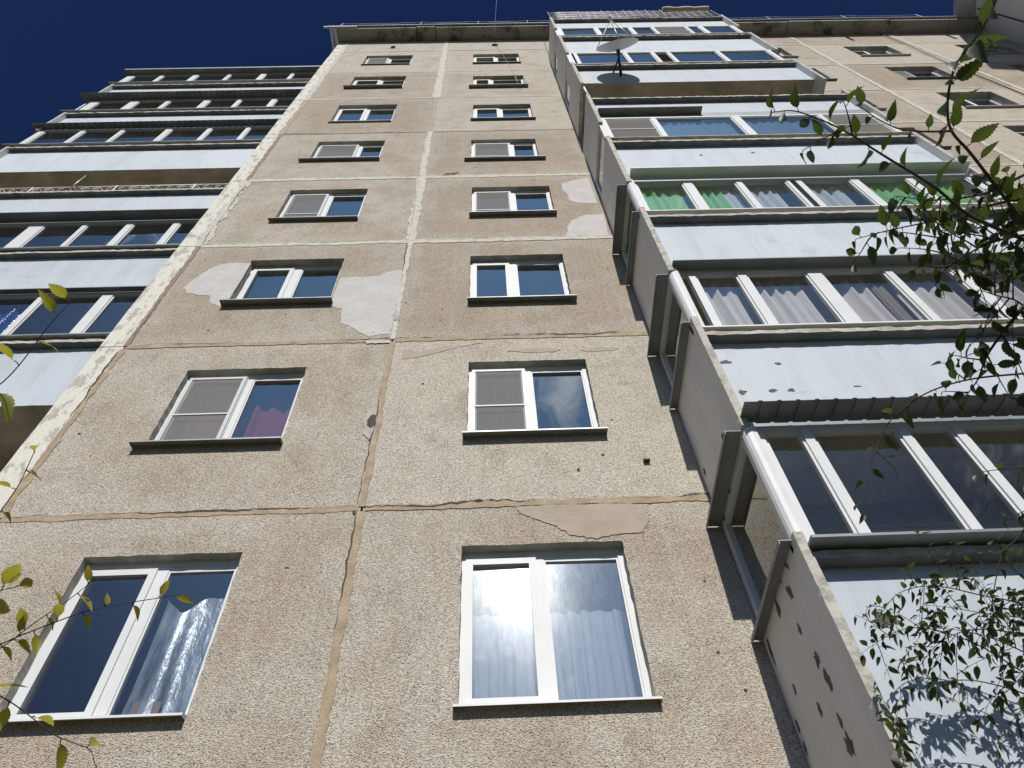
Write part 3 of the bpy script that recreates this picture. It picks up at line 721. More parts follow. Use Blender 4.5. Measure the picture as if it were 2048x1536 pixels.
def glazing(parent, posts, yg, z0, z1, x0, x1, inward=1, m='pvc', gm='glass_bal', skip=(), screens=(), th=.05, top=.06):
    """glazing frame with posts [(xa,xb),...]; panes between posts as own meshes"""
    mb = MB(); s = inward
    mb.box(x0, x1, yg, yg+.07*s, z0, z0+.05, m); mb.box(x0, x1, yg, yg+.07*s, z1-top, z1, m)
    for a, b in posts: mb.box(a, b, yg-.004*s, yg+.06*s, z0+.05, z1-top, m)
    fr = mb.build('glazing_frame', parent)
    for i, (p, q) in enumerate(zip(posts[:-1], posts[1:])):
        a, b = p[1], q[0]
        if b-a < .12: continue
        sb = MB(); ring(sb, a, b, z0+.05, z1-top, .022, yg+.012*s, yg+.05*s, m); sb.build('sash', fr)
        if i in screens:
            sb = MB(); sb.poly([(a+.02, yg+.008*s, z0+.07), (b-.02, yg+.008*s, z0+.07), (b-.02, yg+.008*s, z1-top-.02), (a+.02, yg+.008*s, z1-top-.02)], 'screen')
            zm = z0+(z1-z0)*.5; sb.box(a+.02, b-.02, yg-.002, yg+.007, zm-.012, zm+.012, 'pvc_grey'); sb.build('insect_screen', fr)
        if i in skip: continue
        pane(fr, a+.02, b-.02, z0+.07, z1-top-.02, yg+.03*s, gm)
    return fr
def balcony(name_label, parent, z):
    mb = MB(); return mb
def slab(parent, x0, x1, yf, yb, z0, z1, label=None):
    mb = MB(); mb.box(x0, x1, yf, yb, z0, z1, 'slab'); o = mb.build('balcony', parent)
    if label: o['label'] = label
    return o
def awning(parent, x0, x1, y0, y1, z0, z1, m, rib=0., ribh=.012, th=.004):
    mb = MB()
    if not rib: xs = [(x0, 0), (x1, 0)]
    else:
        xs = []; x = x0; 
        while x < x1:
            xs += [(x, 0), (x+rib*.72, 0), (x+rib*.76, ribh), (x+rib*.94, ribh), (x+rib*.98, 0)]; x += rib
        xs = [p for p in xs if p[0] <= x1]
    for (a, ha), (b, hb) in zip(xs[:-1], xs[1:]):
        mb.poly([(a, y0, z0+ha), (a, y1, z1+ha), (b, y1, z1+hb), (b, y0, z0+hb)], m)
        mb.poly([(a, y0, z0+ha-th), (b, y0, z0+hb-th), (b, y1, z1+hb-th), (a, y1, z1+ha-th)], m)
        mb.poly([(a, y1, z1+ha-th), (b, y1, z1+hb-th), (b, y1, z1+hb), (a, y1, z1+ha)], m)
    if not rib: mb.box(x0, x1, y1-.004, y1, min(z1-.02, z1), z1, m)
    return mb.build('awning', parent)

# right-hand stack ------------------------------------------------
XR0, XR1 = 3.04, 7.86
YL = -1.05
RB = {-1: dict(fb=3.30, rim=4.78, pb=2.9, pt=4.93), 0: dict(fb=6.22, rim=7.45, pb=6.04, pt=7.71), 1: dict(fb=8.93, rim=10.24, pb=8.70, pt=10.46), 2: dict(fb=11.85, rim=13.24, pb=11.40, pt=13.46),
      3: dict(fb=15.05, rim=15.86, pb=14.25, pt=16.10), 4: dict(fb=17.42, rim=18.62, pb=16.98, pt=18.85), 5: dict(fb=20.30, rim=21.88, pb=19.9, pt=22.05), 6: dict(fb=23.50, rim=24.52, pb=23.0, pt=24.75)}
def cs(u, v): return (1200+u*.3418, 600+v*.3418)
sp0 = [(1452, 724, .055, .035), (1556, 727, .03, .022), (1486, 784, .04, .032), (1546, 781, .035, .022), (1583, 780, .032, .022), (1716, 772, .035, .010)]
sp2 = [(1402, 310, .03, .03), (1505, 305, .035, .035)]
spA = [(1770, 1238, .09, .05)]
def sx(u, v):   # reading on the cheek plane x = XR0 -> (y, z)
    d = ray(u, v); t = (XR0-CAM[0])/d[0]; P = CAM+t*d; return float(P[1]), float(P[2])
spp = {0: [(1446, 875, .035, .06), (1463, 920, .02, .09), (1438, 934, .02, .05), (1409, 943, .03, .04), (1456, 975, .02, .07), (1428, 994, .03, .07), (1446, 1030, .015, .07)],
       -1: [(1579, 1183, .03, .07), (1556, 1216, .03, .07), (1600, 1260, .02, .04), (1640, 1420, .02, .04), (1590, 1380, .015, .04), (1680, 1440, .02, .04), (1560, 1160, .015, .04), (1635, 1320, .04, .05), (1657, 1360, .035, .06), (1596, 1452, .02, .06), (1611, 1497, .02, .06), (1700, 1490, .05, .07), (1538, 1290, .02, .08), (1546, 1315, .015, .06), (1571, 1125, .02, .06)]}
posts = {-1: [(3.13, 3.20), (3.50, 3.57), (4.24, 4.31), (4.66, 4.73), (5.35, 5.42), (6.0, 6.08), (6.7, 6.78), (7.3, 7.38), (7.78, 7.84)],
         0: [(3.25, 3.32), (3.77, 3.86), (4.51, 4.66), (5.34, 5.42), (6.05, 6.18), (6.85, 6.93), (7.70, 7.80)],
         1: [(3.12, 3.18), (3.82, 3.94), (4.54, 4.62), (5.23, 5.28), (5.36, 5.44), (6.11, 6.23), (6.88, 6.98), (7.72, 7.82)],
         2: [(3.12, 3.19), (3.98, 4.06), (5.37, 5.51), (6.86, 6.94), (7.76, 7.86)],
         4: [(3.12, 3.17), (3.22, 3.29), (4.38, 4.45), (5.02, 5.09), (5.39, 5.46), (6.52, 6.61), (7.70, 7.80)],
         5: [(3.12, 3.23), (4.11, 4.21), (5.03, 5.12), (5.64, 5.71), (6.54, 6.61), (6.90, 7.02), (7.76, 7.86)]}
glz = {-1: (4.83, 6.10), 0: (7.52, 8.80), 1: (10.34, 11.56), 2: (13.36, 14.72), 4: (18.68, 20.18), 5: (21.95, 23.42)}
opt = {-1: {}, 0: {}, 1: {}, 2: dict(screens=(0, 3), skip=(0, 3), gm='glass'), 4: dict(skip=(0, 3), gm='glass'), 5: dict(skip=(3,), screens=(3,), gm='glass')}
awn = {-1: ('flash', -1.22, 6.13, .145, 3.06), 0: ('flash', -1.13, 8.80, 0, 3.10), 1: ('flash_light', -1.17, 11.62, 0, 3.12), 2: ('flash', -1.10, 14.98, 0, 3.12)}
bl = {-1: 'lowest loggia in view, with dark sliding glazing under a ribbed metal awning', 0: 'loggia with white and mauve sheer curtains', 1: 'loggia with green and white curtains', 2: 'loggia with wide blue panes and mesh screens at both ends',
      3: 'open unglazed loggia below the satellite dish', 4: 'loggia with the satellite dish on its parapet', 5: 'loggia just under the top one, with one pane open', 6: 'open top loggia with wire netting above the parapet'}
for k, r in RB.items():
    top = slab(B, XR0+.07, XR1-.0, -.93, -.001 if False else -.004, r['fb']+.02, r['fb']+.16, bl[k])
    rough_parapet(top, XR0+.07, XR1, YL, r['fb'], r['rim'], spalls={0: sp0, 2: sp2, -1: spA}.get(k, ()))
    sps = [(*sx(u, v), a, b) for (u, v, a, b) in spp.get(k, [])]
    side_panel(top, XR0, .068, YL-.015, -.002, r['pb'], r['pt'], sps)
    side_panel(top, XR1+.001, .068, YL-.015, -.002, r['pb'], r['pt'])
    if k in glz:
        g0, g1 = glz[k]
        fr = glazing(top, posts[k], -1.0, g0, g1, XR0+.06, XR1, **opt[k])
        # metal drip sill under the glazing
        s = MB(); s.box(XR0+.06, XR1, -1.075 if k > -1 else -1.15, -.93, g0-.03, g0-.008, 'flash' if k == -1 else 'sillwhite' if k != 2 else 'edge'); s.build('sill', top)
        if k+1 in RB:
            ht = MB(); ht.box(XR0+.07, XR1, -.962, -.90, g1-.02, max(RB[k+1]['fb']+.03, g1+.01), 'flash'); ht.build('leak_filler', top)  # added strip, blocks sunlight leaking in between glazing and parapet above
        # cheek glazing on the camera side
        zn = RB[k+1]['pb'] if k+1 in RB else g1
        sd = MB(); xg = XR0+.005
        sd.box(xg, xg+.05, -1.0, -.03, r['pt']+.001, r['pt']+.05, 'pvc'); sd.box(xg, xg+.05, -1.0, -.03, zn-.07, zn-.01, 'pvc')
        sd.box(xg, xg+.05, -.085, -.015, r['pt']+.05, zn-.07, 'pvc')
        if k in (4, 5): sd.box(xg, xg+.05, -.95, -.5, r['pt']+.05, zn-.07, 'pvc_grey')
        sf = sd.build('side_frame', top)
        p_ = MB(); p_.poly([(xg+.025, -.95, r['pt']+.05), (xg+.025, -.085, r['pt']+.05), (xg+.025, -.085, zn-.07), (xg+.025, -.95, zn-.07)][::-1], 'glass_bal'); p_.build('pane', sf)
        # corner post
        cp = MB()
        if k in (-1, 0, 1):
            pr_ = []
            for a in range(7):
                t = math.pi*(.5+a/12.0); pr_.append((3.085+.05*math.cos(t), -1.0-.05*math.sin(t)))
            pr_ = [(3.09, -.94), (3.14, -.94), (3.14, -1.05), (3.10, -1.055), (3.07, -1.045), (3.05, -1.025), (3.04, -1.0), (3.04, -.95)]
            za, zb = g0+.02, g1-.01
            for i in range(len(pr_)):
                a, b = pr_[i], pr_[(i+1) % len(pr_)]
                cp.poly([(a[0], a[1], za), (a[0], a[1], zb), (b[0], b[1], zb), (b[0], b[1], za)], 'sillwhite', True)
            cp.poly([(a, b, za) for a, b in pr_], 'sillwhite'); cp.poly([(a, b, zb) for a, b in pr_][::-1], 'sillwhite')
        else:
            cp.box(3.045, 3.11, -1.02, -.95, g0, g1, 'pvc')
        cp.build('corner_post', top)
        # side flashings (head and sill boards standing off the cheek)
        if k in (-1, 0, 1):
            for (w_, zf_) in ((.13, zn-.008), (.09, r['pt']-.022)):
                fl = MB(); q = [(XR0+.004, zf_), (XR0-w_, zf_), (XR0-w_, zf_-.035), (XR0-w_+.005, zf_-.035), (XR0-w_+.005, zf_-.007), (XR0+.004, zf_-.007)]
                n6 = len(q); V6 = [(x, -1.02, z) for x, z in q]+[(x, -.01, z) for x, z in q]
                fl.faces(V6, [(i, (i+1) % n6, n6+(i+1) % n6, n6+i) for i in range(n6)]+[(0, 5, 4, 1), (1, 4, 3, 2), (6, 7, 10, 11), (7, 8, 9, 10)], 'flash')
                fl.build('side_flashing', top)
    if k in awn:
        m_, yo, za, rib, xa = awn[k]
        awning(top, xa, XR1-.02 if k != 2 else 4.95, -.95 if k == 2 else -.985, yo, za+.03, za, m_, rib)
# crossbars of the lowest loggia's inner mesh, and a tie rod
# net above the top parapet
T = RB[6]['rim']; nt_ = MB()
for i in range(23):
    x = XR0+.05+i*(XR1-XR0)/22*1.0; nt_.tube([(x, -1.02, T), (x+jit(.02), -1.02+jit(.02), T+1.42+jit(.03))], .008, 'galv', 4)
for j in range(9):
    z = T+.15+j*.15
    nt_.tube([(XR0+.05+t*(XR1-XR0)/14, -1.02+jit(.006), z+jit(.02)) for t in range(15)], .004, 'galv', 3)
for i in range(90):
    x = XR0+.06+i*(XR1-XR0)/91; nt_.tube([(x, -1.02, T), (x+jit(.03), -1.02, T+1.3)], .0025, 'galv', 3)
nt_.build('wire_fence', B)['label'] = 'wire netting fence above the top loggia parapet'
c = MB(); pts = [(6.45+i*.15, -1.06, T+1.25+.02*math.sin(i*2)) for i in range(10)]
c.tube(pts, [.08+.012*math.sin(i*1.7) for i in range(10)], 'cloth', 12); tag(c.build('rolled_carpet'), 'pale rolled carpet lying on top of the netting at the roof line', 'carpet')
# open loggia: rod at its left end
r_ = MB(); r_.tube([(3.12, -1.0, 16.1), (3.11, -.98, 17.0)], .02, 'sidepaint', 6); r_.build('tie_rod', B)

# curtains of the right-hand stack (each hangs inside, a thing of its own)
def cur(k, a, b, mt, label, dy=.16, amp=.035, per=.15, z1=None, **kw):
    g0, g1 = glz[k]; return curtain(a, b, g0+.02, z1 or g1-.05, -1.0+dy, mt, label, amp, per, group='curtains in the loggias', **kw)
cur(0, 3.36, 3.76, 'cur_grey', 'mauve-white sheer curtain in the leftmost pane of the loggia below the green-curtained one', .15, .042)
cur(0, 3.87, 4.46, 'cur_grey', 'greyish sheer curtain with a dark gap on its right, second pane from the left', .15, .042)
cur(0, 4.67, 5.14, 'cur_grey', 'pleated greyish sheer curtain in the middle pane, touching a narrow brown one', .15, .042)
cur(0, 5.16, 5.34, 'cur_brown', 'narrow brownish curtain end beside a white post of the sheer-curtained loggia', .12, .02, .08)
cur(0, 5.43, 6.00, 'cur_grey', 'pleated greyish sheer curtain right of the brown curtain end', .15, .042)
cur(0, 6.2, 6.7, 'cur_grey', 'sheer curtain at the right end of its loggia, partly hidden by elm leaves', .15, .042)
cur(1, 3.24, 3.80, 'cur_green', 'bright green curtain in the leftmost pane of its loggia', .12, .036, .17)
cur(1, 3.95, 4.33, 'cur_green', 'bright green curtain beside a white one, second pane from the left', .12, .036, .13)
cur(1, 4.35, 4.54, 'cur_white', 'narrow white curtain edge right next to a green curtain', .12, .018, .12)
cur(1, 4.64, 5.10, 'cur_white', 'white pleated curtain left of the double middle post between green curtains', .12, .036, .15)
cur(1, 5.47, 6.00, 'cur_white', 'white pleated curtain right of the double middle post between green curtains', .12, .036, .15)
cur(1, 6.25, 6.86, 'cur_green', 'green curtain behind the elm twigs, right of the white curtains', .12, .034, .12)
cur(1, 7.0, 7.6, 'cur_green', 'green curtain at the far right end of its loggia behind leaves', .12, .034, .14)
cur(2, 4.10, 5.33, 'cur_blue', 'pale blue drape behind the wide left blue pane', .09, .02, .16)
cur(2, 5.55, 6.84, 'cur_blue', 'pale blue drape behind the wide right blue pane', .09, .02, .16)
# curtains in the facade windows
x0, x1, z0, z1 = RW[-1]
curtain(x0+.04, x0+.62, z0+.06, z0+.98, .32, 'cur_white', 'white lace curtain in the left sash of the lowest middle window', .035, .13, ragged=.035)  # both curtains cut short where shade would darken their upper part
curtain(x0+.66, x1+.0, z0+.06, z0+.98, .32, 'cur_white', 'white lace curtain in the right sash of the lowest middle window', .035, .13, ragged=.035)
x0, x1, z0, z1 = LW[0]
curtain(x0+.06, x1-.06, z0+.06, z1-.1, .34, 'cur_pink', 'deep pink curtain behind the screened window above the lowest left one', .05, .22)
x0, x1, z0, z1 = RW[0]
curtain(x0+.66, x1-.08, z0+.06, z0+.22, .30, 'cur_white', 'bit of white net curtain at the bottom of the cloud-mirroring window', .03, .12, ragged=.03)
x0, x1, z0, z1 = RW[1]
curtain(x0+.35, x0+.55, z0+.08, z0+.32, .28, 'cur_white', 'small scrap of white curtain in the lower left pane of the dark middle window', .02, .07, ragged=.03)
x0, x1, z0, z1 = RW[6]
o = MB(); o.box(x0+.10, x0+.62, .20, .21, z0+.12, z1-.16, 'sillwhite'); tag(o.build('pane_reflection'), 'white sheet as the bright blind filling the left pane of the top middle window', 'reflection')  # white sheet put in for the bright reflection on this pane
x0, x1, z0, z1 = LW[-1]
curtain(x0+.72, x1-.04, z0+.08, z0+1.12, .21, 'filmclear', 'crumpled clear plastic sheet hanging behind the lowest left window', .05, .38, ragged=.12, name='plastic_sheet', cat='plastic sheet')
o = MB(); o.box(x0+.80, x0+.99, .165, .175, z0+.06, z0+.22, 'card'); tag(o.build('cardboard_piece'), 'square of brown cardboard in the bottom corner of the lowest left window', 'cardboard')

# ================================================================ left, stepped-back block
C_ = thing('apartment_building', 'stepped-back block of long pale blue loggias left of the flaking white corner', 'building')
YB, YG = .42, .46; XL0, XL1 = -9.36, -3.42
mb = MB(); mb.box(-9.6, XL1, 1.55, 1.85, 0, 25.9, 'pebble'); mb.build('wall', C_)
mb = MB(); mb.box(-9.6, -9.3, 1.86, 12, 0, 25.9, 'wing'); mb.box(-9.3, XL1, 11.7, 12, 0, 25.9, 'wing'); mb.build('end_wall', C_)
mb = MB(); mb.box(-9.6, XL1, 1.5, 12, 25.9, 26.1, 'roofmetal'); mb.build('roof', C_)
LBk = {-1: (3.3, 4.5), 0: (6.1, 7.3), 1: (8.80, 10.11), 2: (11.62, 12.90), 3: (14.62, 15.66), 4: (17.12, 18.50), 5: (20.0, 21.29), 6: (22.9, 24.18)}
lglz = {1: (10.20, 11.50), 2: (12.98, 14.20), 4: (18.60, 19.92), 5: (21.38, 22.62), 6: (24.35, 25.62)}
lposts = {1: [(-9.34, -9.2), (-8.3, -8.2), (-7.3, -7.2), (-6.3, -6.2), (-5.30, -5.21), (-4.40, -4.25), (-3.6, -3.5)],
          2: [(-9.34, -9.2), (-8.5, -8.4), (-7.6, -7.5), (-6.71, -6.46), (-5.81, -5.73), (-5.06, -4.94), (-4.26, -4.15), (-3.6, -3.5)],
          4: [(-9.30, -9.15), (-8.32, -8.21), (-7.39, -7.30), (-6.34, -6.20), (-5.37, -5.27), (-4.47, -4.38), (-3.6, -3.5)],
          5: [(-9.20, -8.98), (-8.16, -7.94), (-7.23, -7.12), (-6.24, -6.08), (-5.36, -5.26), (-4.46, -4.33), (-3.6, -3.5)],
          6: [(-9.38, -9.17), (-8.42, -8.31), (-7.45, -7.29), (-6.43, -6.34), (-5.46, -5.31), (-4.57, -4.49), (-3.6, -3.5)]}
lawn = {1: ('flash', .37, 11.50, 0), 2: ('flash', .27, 14.22, 0), 4: ('flash', .30, 19.95, .15), 5: ('flash', .25, 22.62, .15), 6: ('flash', .31, 25.60, .0)}
ll = {-1: 'hidden lower loggia of the left block', 0: 'dark open loggia of the left block', 1: 'left-block loggia with dark panes and blue film', 2: 'left-block loggia with blue mirrored panes under the open one', 3: 'open left-block loggia with a scrolled wrought-iron rail',
      4: 'left-block loggia with ribbed awning, lower of two', 5: 'left-block loggia with ribbed awning, upper of two', 6: 'topmost left-block loggia under a flat metal roof'}
for k, (fb, rim) in LBk.items():
    top = slab(C_, XL0+.07, XL1, YB+.12, 1.55, fb+.02, fb+.18, ll[k])
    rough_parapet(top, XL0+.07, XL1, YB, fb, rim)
    side_panel(top, XL0, .068, YB-.015, 1.55, fb-.2, rim+.16)
    if k in lglz:
        g0, g1 = lglz[k]
        fr = glazing(top, lposts[k], YG, g0, g1, XL0+.05, XL1, gm='glass', m='pvc', skip=(1,) if k == 5 else ())
        s = MB(); s.box(XL0-.12 if k > 2 else XL0+.05, XL1, YB-.05, YB+.10, g0-.035, g0-.012, 'sillmetal'); s.build('sill', top)
        sd = MB(); sd.box(XL0+.01, XL0+.06, YG+.02, 1.5, g1-.06, g1, 'pvc'); sd.box(XL0+.01, XL0+.06, YG+.02, 1.5, rim+.17, rim+.22, 'pvc')
        for yy in (YG+.02, 1.0, 1.45): sd.box(XL0+.01, XL0+.06, yy, yy+.06, rim+.22, g1-.06, 'pvc')
        sf = sd.build('side_frame', top)
        pane_ = MB(); pane_.poly([(XL0+.035, YG+.08, rim+.22), (XL0+.035, 1.45, rim+.22), (XL0+.035, 1.45, g1-.06), (XL0+.035, YG+.08, g1-.06)], 'glass_bal'); pane_.build('pane', sf)
        if k+1 in LBk:
            ht = MB(); ht.box(XL0+.07, XL1, YG+.04, YG+.10, g1-.02, LBk[k+1][0]+.03, 'flash'); ht.build('leak_filler', top)  # same added strip against light leaking in above the glazing
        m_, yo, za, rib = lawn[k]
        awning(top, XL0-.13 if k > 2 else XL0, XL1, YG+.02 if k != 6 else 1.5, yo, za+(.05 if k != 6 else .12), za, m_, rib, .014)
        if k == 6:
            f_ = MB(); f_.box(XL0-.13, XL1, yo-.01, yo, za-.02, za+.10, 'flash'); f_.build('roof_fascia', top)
# scrolled rail on the open loggia
rm = MB(); zb = 15.68; zt = 15.99
rm.tube([(XL0+.1, .47, zb), (XL1, .47, zb)], .010, 'white', 4); rm.tube([(XL0+.1, .47, zt), (XL1, .47, zt)], .012, 'white', 4)
x = XL0+.15; s_ = 1
while x < XL1-.5:
    pts = []
    for i in range(13):
        t = i/12; pts.append((x+t*.46, .47, (zb+zt)/2+s_*.12*math.sin(t*6.283)))
    rm.tube(pts, .008, 'white', 4)
    for cx in (x+.12, x+.35):
        rm.tube([(cx+.055*math.cos(a*.7)*(1-a*.06), .465, (zb+zt)/2+s_*(.02 if cx > x+.2 else -.02)+.07*math.sin(a*.7)*(1-a*.06)) for a in range(9)], .006, 'white', 4)
    x += .46; s_ = -s_
for x in (-9.2, -7.6, -6.0, -4.5): rm.tube([(x, .47, 15.6), (x, .47, 16.02)], .013, 'white', 5)
rm.build('railing', C_)['label'] = 'scrolled white wrought-iron rail'
P0 = by(144, 373, .40); P1 = by(172, 352, .40)
o = MB(); a = Vector(P0); b = Vector(P1); o.tube([a+(a-b)*.1+Vector((0, .3, 0)), a, b], .016, 'galv', 6); tag(o.build('pole'), 'thin grey pole poking out over the scrolled rail of the open loggia', 'pole')
curtain(-6.2, -5.33, 10.3, 11.35, .62, 'film', 'crumpled glossy blue plastic film behind the leftmost dark loggia pane', .05, .33, name='plastic_film', cat='plastic film', n=70)

# ================================================================ white wing on the right
Wg = thing('apartment_building', 'windowless white plastered wing with overhanging metal eaves at the top right corner', 'building', (17.5, 0, 0))
ux, uy = -.28, -.96; L = 7.0; x0, y0 = 17.5, .3
def wq(s, t): return (x0+ux*s+(-uy)*t, y0+uy*s+ux*t)
mb = MB()
a = wq(0, 0); b = wq(L, 0); c = wq(L, 9); d = wq(0, 9)
for p, q in ((b, a), (c, b), (d, c), (a, d)): mb.poly([(*q, 0), (*p, 0), (*p, 28.1), (*q, 28.1)], 'wing')
mb.poly([(*a, 28.1), (*b, 28.1), (*c, 28.1), (*d, 28.1)], 'wing')
o = mb.build('wall'); childfix(o, Wg)
mb = MB(); e = [wq(-.1, -.62), wq(L, -.62), wq(L, .3), wq(-.1, .3)]
mb.poly([(*p, 28.13) for p in e][::-1], 'roofmetal'); mb.poly([(*p, 28.28) for p in e], 'roofmetal')
for i in range(4): mb.poly([(*e[i], 28.13), (*e[(i+1) % 4], 28.13), (*e[(i+1) % 4], 28.28), (*e[i], 28.28)], 'roofmetal')
o = mb.build('eaves'); childfix(o, Wg)
mb = MB(); p = wq(.95, -.004); q = wq(1.0, -.004)
mb.poly([(*p, 0), (*q, 0), (*q, 28.0), (*p, 28.0)], 'gap'); o = mb.build('panel_joint'); childfix(o, Wg)

# ================================================================ dish, cables
D = thing('satellite_dish', 'white offset satellite dish on a bent bracket, mounted on a pale blue loggia parapet', 'satellite dish', (3.95, -.95, 17.75))
dc = Vector(by(1235, 94, -1.47)); nrm = Vector((-.16, -.90, .40)).normalized()
ax = nrm.cross(Vector((0, 0, 1))).normalized(); ay = nrm.cross(ax).normalized()
if ay.z < 0: ay = -ay
R_ = .43; dm = MB(); nr, na = 8, 40; V_ = []
def dp(r, a, off=0): return dc+ax*(r*math.cos(a))+ay*(r*math.sin(a)*1.04)+nrm*(.09*(r/R_)**2-.05+off)
for side, off in ((0, 0), (1, -.006)):
    V_ = [dp(R_*i/nr, 2*math.pi*j/na, off) for i in range(1, nr+1) for j in range(na)]; V_.append(dp(0, 0, off)); c0 = len(V_)-1
    Fs = [(i*na+j, i*na+(j+1) % na, (i+1)*na+(j+1) % na, (i+1)*na+j) for i in range(nr-1) for j in range(na)]+[(c0, (j+1) % na, j) for j in range(na)]
    dm.faces(V_, Fs, 'white', True)
dm.tube([dp(R_, 2*math.pi*j/na) for j in range(na+1)], .009, 'white', 5, False)
childfix(dm.build('reflector'), D)
fd = dc+nrm*.66+ay*(.50)
arm = MB()
arm.tube([dp(R_, math.pi), fd], .009, 'galv', 5); arm.tube([dp(R_, 0), fd], .009, 'galv', 5); arm.tube([dp(R_, -math.pi/2), fd], .013, 'galv', 5)
childfix(arm.build('feed_arm'), D)
fh = MB(); fh.tube([fd-nrm*.05, fd+nrm*.03, fd+nrm*.09], [.022, .035, .03], 'white', 10); childfix(fh.build('feed_horn'), D)
br = MB(); f0 = Vector(by(1241, 153, -.95)); f1 = Vector(by(1226, 147, -.95)); bk = dc-nrm*.09
br.tube([f0, bk], .022, 'dark', 6); br.tube([f1, bk+(f0-bk)*.25], .018, 'dark', 6); br.tube([f0+Vector((.05, 0, .12)), bk], .014, 'dark', 6)
br.tube([bk-nrm*.06, dc-nrm*.03], .04, 'dark', 8)
childfix(br.build('bracket'), D)
def wire(pts, r, label, m='dark', name='cable'):
    o = MB(); o.tube(pts, r, m, 4); return tag(o.build(name), label, 'cable')
e0 = by(990, 92, 0); e2 = by(996, -40, -.75)
wire([(e0[0], .05, e0[2]), (e0[0]+.02, -.44, 27.50), e2], .008, 'thin black cable leaving the dark vent slot and running up across the blue sky')
a = by(1756, 66, -.03); b = by(1900, 128, -.03); c = by(2070, 198, -.03)
wire([(a[0], -.03, a[2]), ((a[0]+b[0])/2, -.05, (a[2]+b[2])/2-.05), b, c], .012, 'thin dark cable sagging diagonally across the right-hand wall')
P = by(1010, 128); Q = by(1052, 210)
wire([(1.56, -.02, 26.6), (1.72, -.03, 25.2), (1.95, -.02, 22.9), (2.05, -.02, 21.0)], .005, 'thin grey strand drawn as a cable shadow down the wall past the top right window', 'galv')  # grey strand stands in for the vent cable's shadow on the wall

# ================================================================ trees
def leaf_shape(seed):
    rd = random.Random(seed); n = 9; L_ = []; R2 = []
    for i in range(n+1):
        t = i/n; w = .245*math.sin(math.pi*min(1, t**.72))*(1-.35*t)+.005
        L_.append((t, w)); 
    V_ = []; F_ = []
    # midrib verts, then serrated margins
    mid = [(t, 0, 0) for t, w in L_]
    for t, w in L_: V_.append((t, 0, .0))
    def margin(sg):
        idx = []
        for i, (t, w) in enumerate(L_):
            V_.append((t+.035, sg*w*.93, w*.35)); idx.append(len(V_)-1)
            if i < n: V_.append((t+.085, sg*(w+.022)*(1 if i < n-1 else .6), w*.36)); idx.append(len(V_)-1)
        return idx
    for sg in (1, -1):
        idx = margin(sg)
        for i in range(n):
            a, b = i, i+1; p, q, r = idx[2*i], idx[2*i+1], idx[2*i+2]
            f = [(a, b, r), (a, r, q), (a, q, p)] if sg < 0 else [(b, a, p), (b, p, q), (b, q, r)]
            F_ += f
    V_ = np.array(V_); curl = rd.uniform(-.10, -.35); V_[:, 2] += curl*V_[:, 0]**2; V_[:, 1] += rd.uniform(-.1, .1)*V_[:, 0]**2
    V_[:, 2] += rd.uniform(-.3, .5)*abs(V_[:, 1])
    return V_, np.array(F_)
LEAVES = [leaf_shape(s) for s in range(8)]
class Foliage:
    def __init__(s): s.v = []; s.f = []; s.c = []; s.n = 0
    def leaf(s, p, d, nrm, size):
        V_, F_ = random.choice(LEAVES); d = d.normalized(); b = nrm.cross(d)
        if b.length < .05: b = Vector((1, 0, 0)).cross(d)
        b.normalize(); n = d.cross(b)
        R3 = np.array([d, b, n]); s.v.append(V_*size@R3+np.array(p)); s.f.append(F_+s.n); s.n += len(V_)
        s.c += [random.random()]*len(V_)
    def build(s, name, parent, m):
        V_ = np.concatenate(s.v); F_ = np.concatenate(s.f); me = bpy.data.meshes.new(name)
        me.from_pydata(V_.tolist(), [], F_.tolist()); me.materials.append(M[m])
        at = me.color_attributes.new('leafvar', 'FLOAT_COLOR', 'POINT')
        at.data.foreach_set('color', np.array([(c, c, c, 1) for c in s.c], dtype=np.float32).ravel())
        me.polygons.foreach_set('use_smooth', [True]*len(F_)); me.update()
        o = bpy.data.objects.new(name, me); COL.objects.link(o); o.parent = parent
        if parent.parent: pass
        return o
def catmull(P, n=6):
    P = [Vector(p) for p in P]
    for _ in range(6):
        L = [(b-a).length for a, b in zip(P[:-1], P[1:])]; O = [P[0]]
        for i in range(len(L)):
            nb = min([L[j] for j in (i-1, i+1) if 0 <= j < len(L)] or [1])
            if len(P) > 4 and L[i] > 2.2*nb: O.append(P[i].lerp(P[i+1], .5))
            O.append(P[i+1])
        if len(O) == len(P): break
        P = O
    Q = [P[0]*2-P[1]]+P+[P[-1]*2-P[-2]]; out = []
    for i in range(1, len(Q)-2):
        for k in range(n):
            t = k/n; a, b, c, d = Q[i-1], Q[i], Q[i+1], Q[i+2]
            out.append(.5*((2*b)+(c-a)*t+(2*a-5*b+4*c-d)*t*t+(3*b-a-3*c+d)*t**3))
    out.append(P[-1]); return out
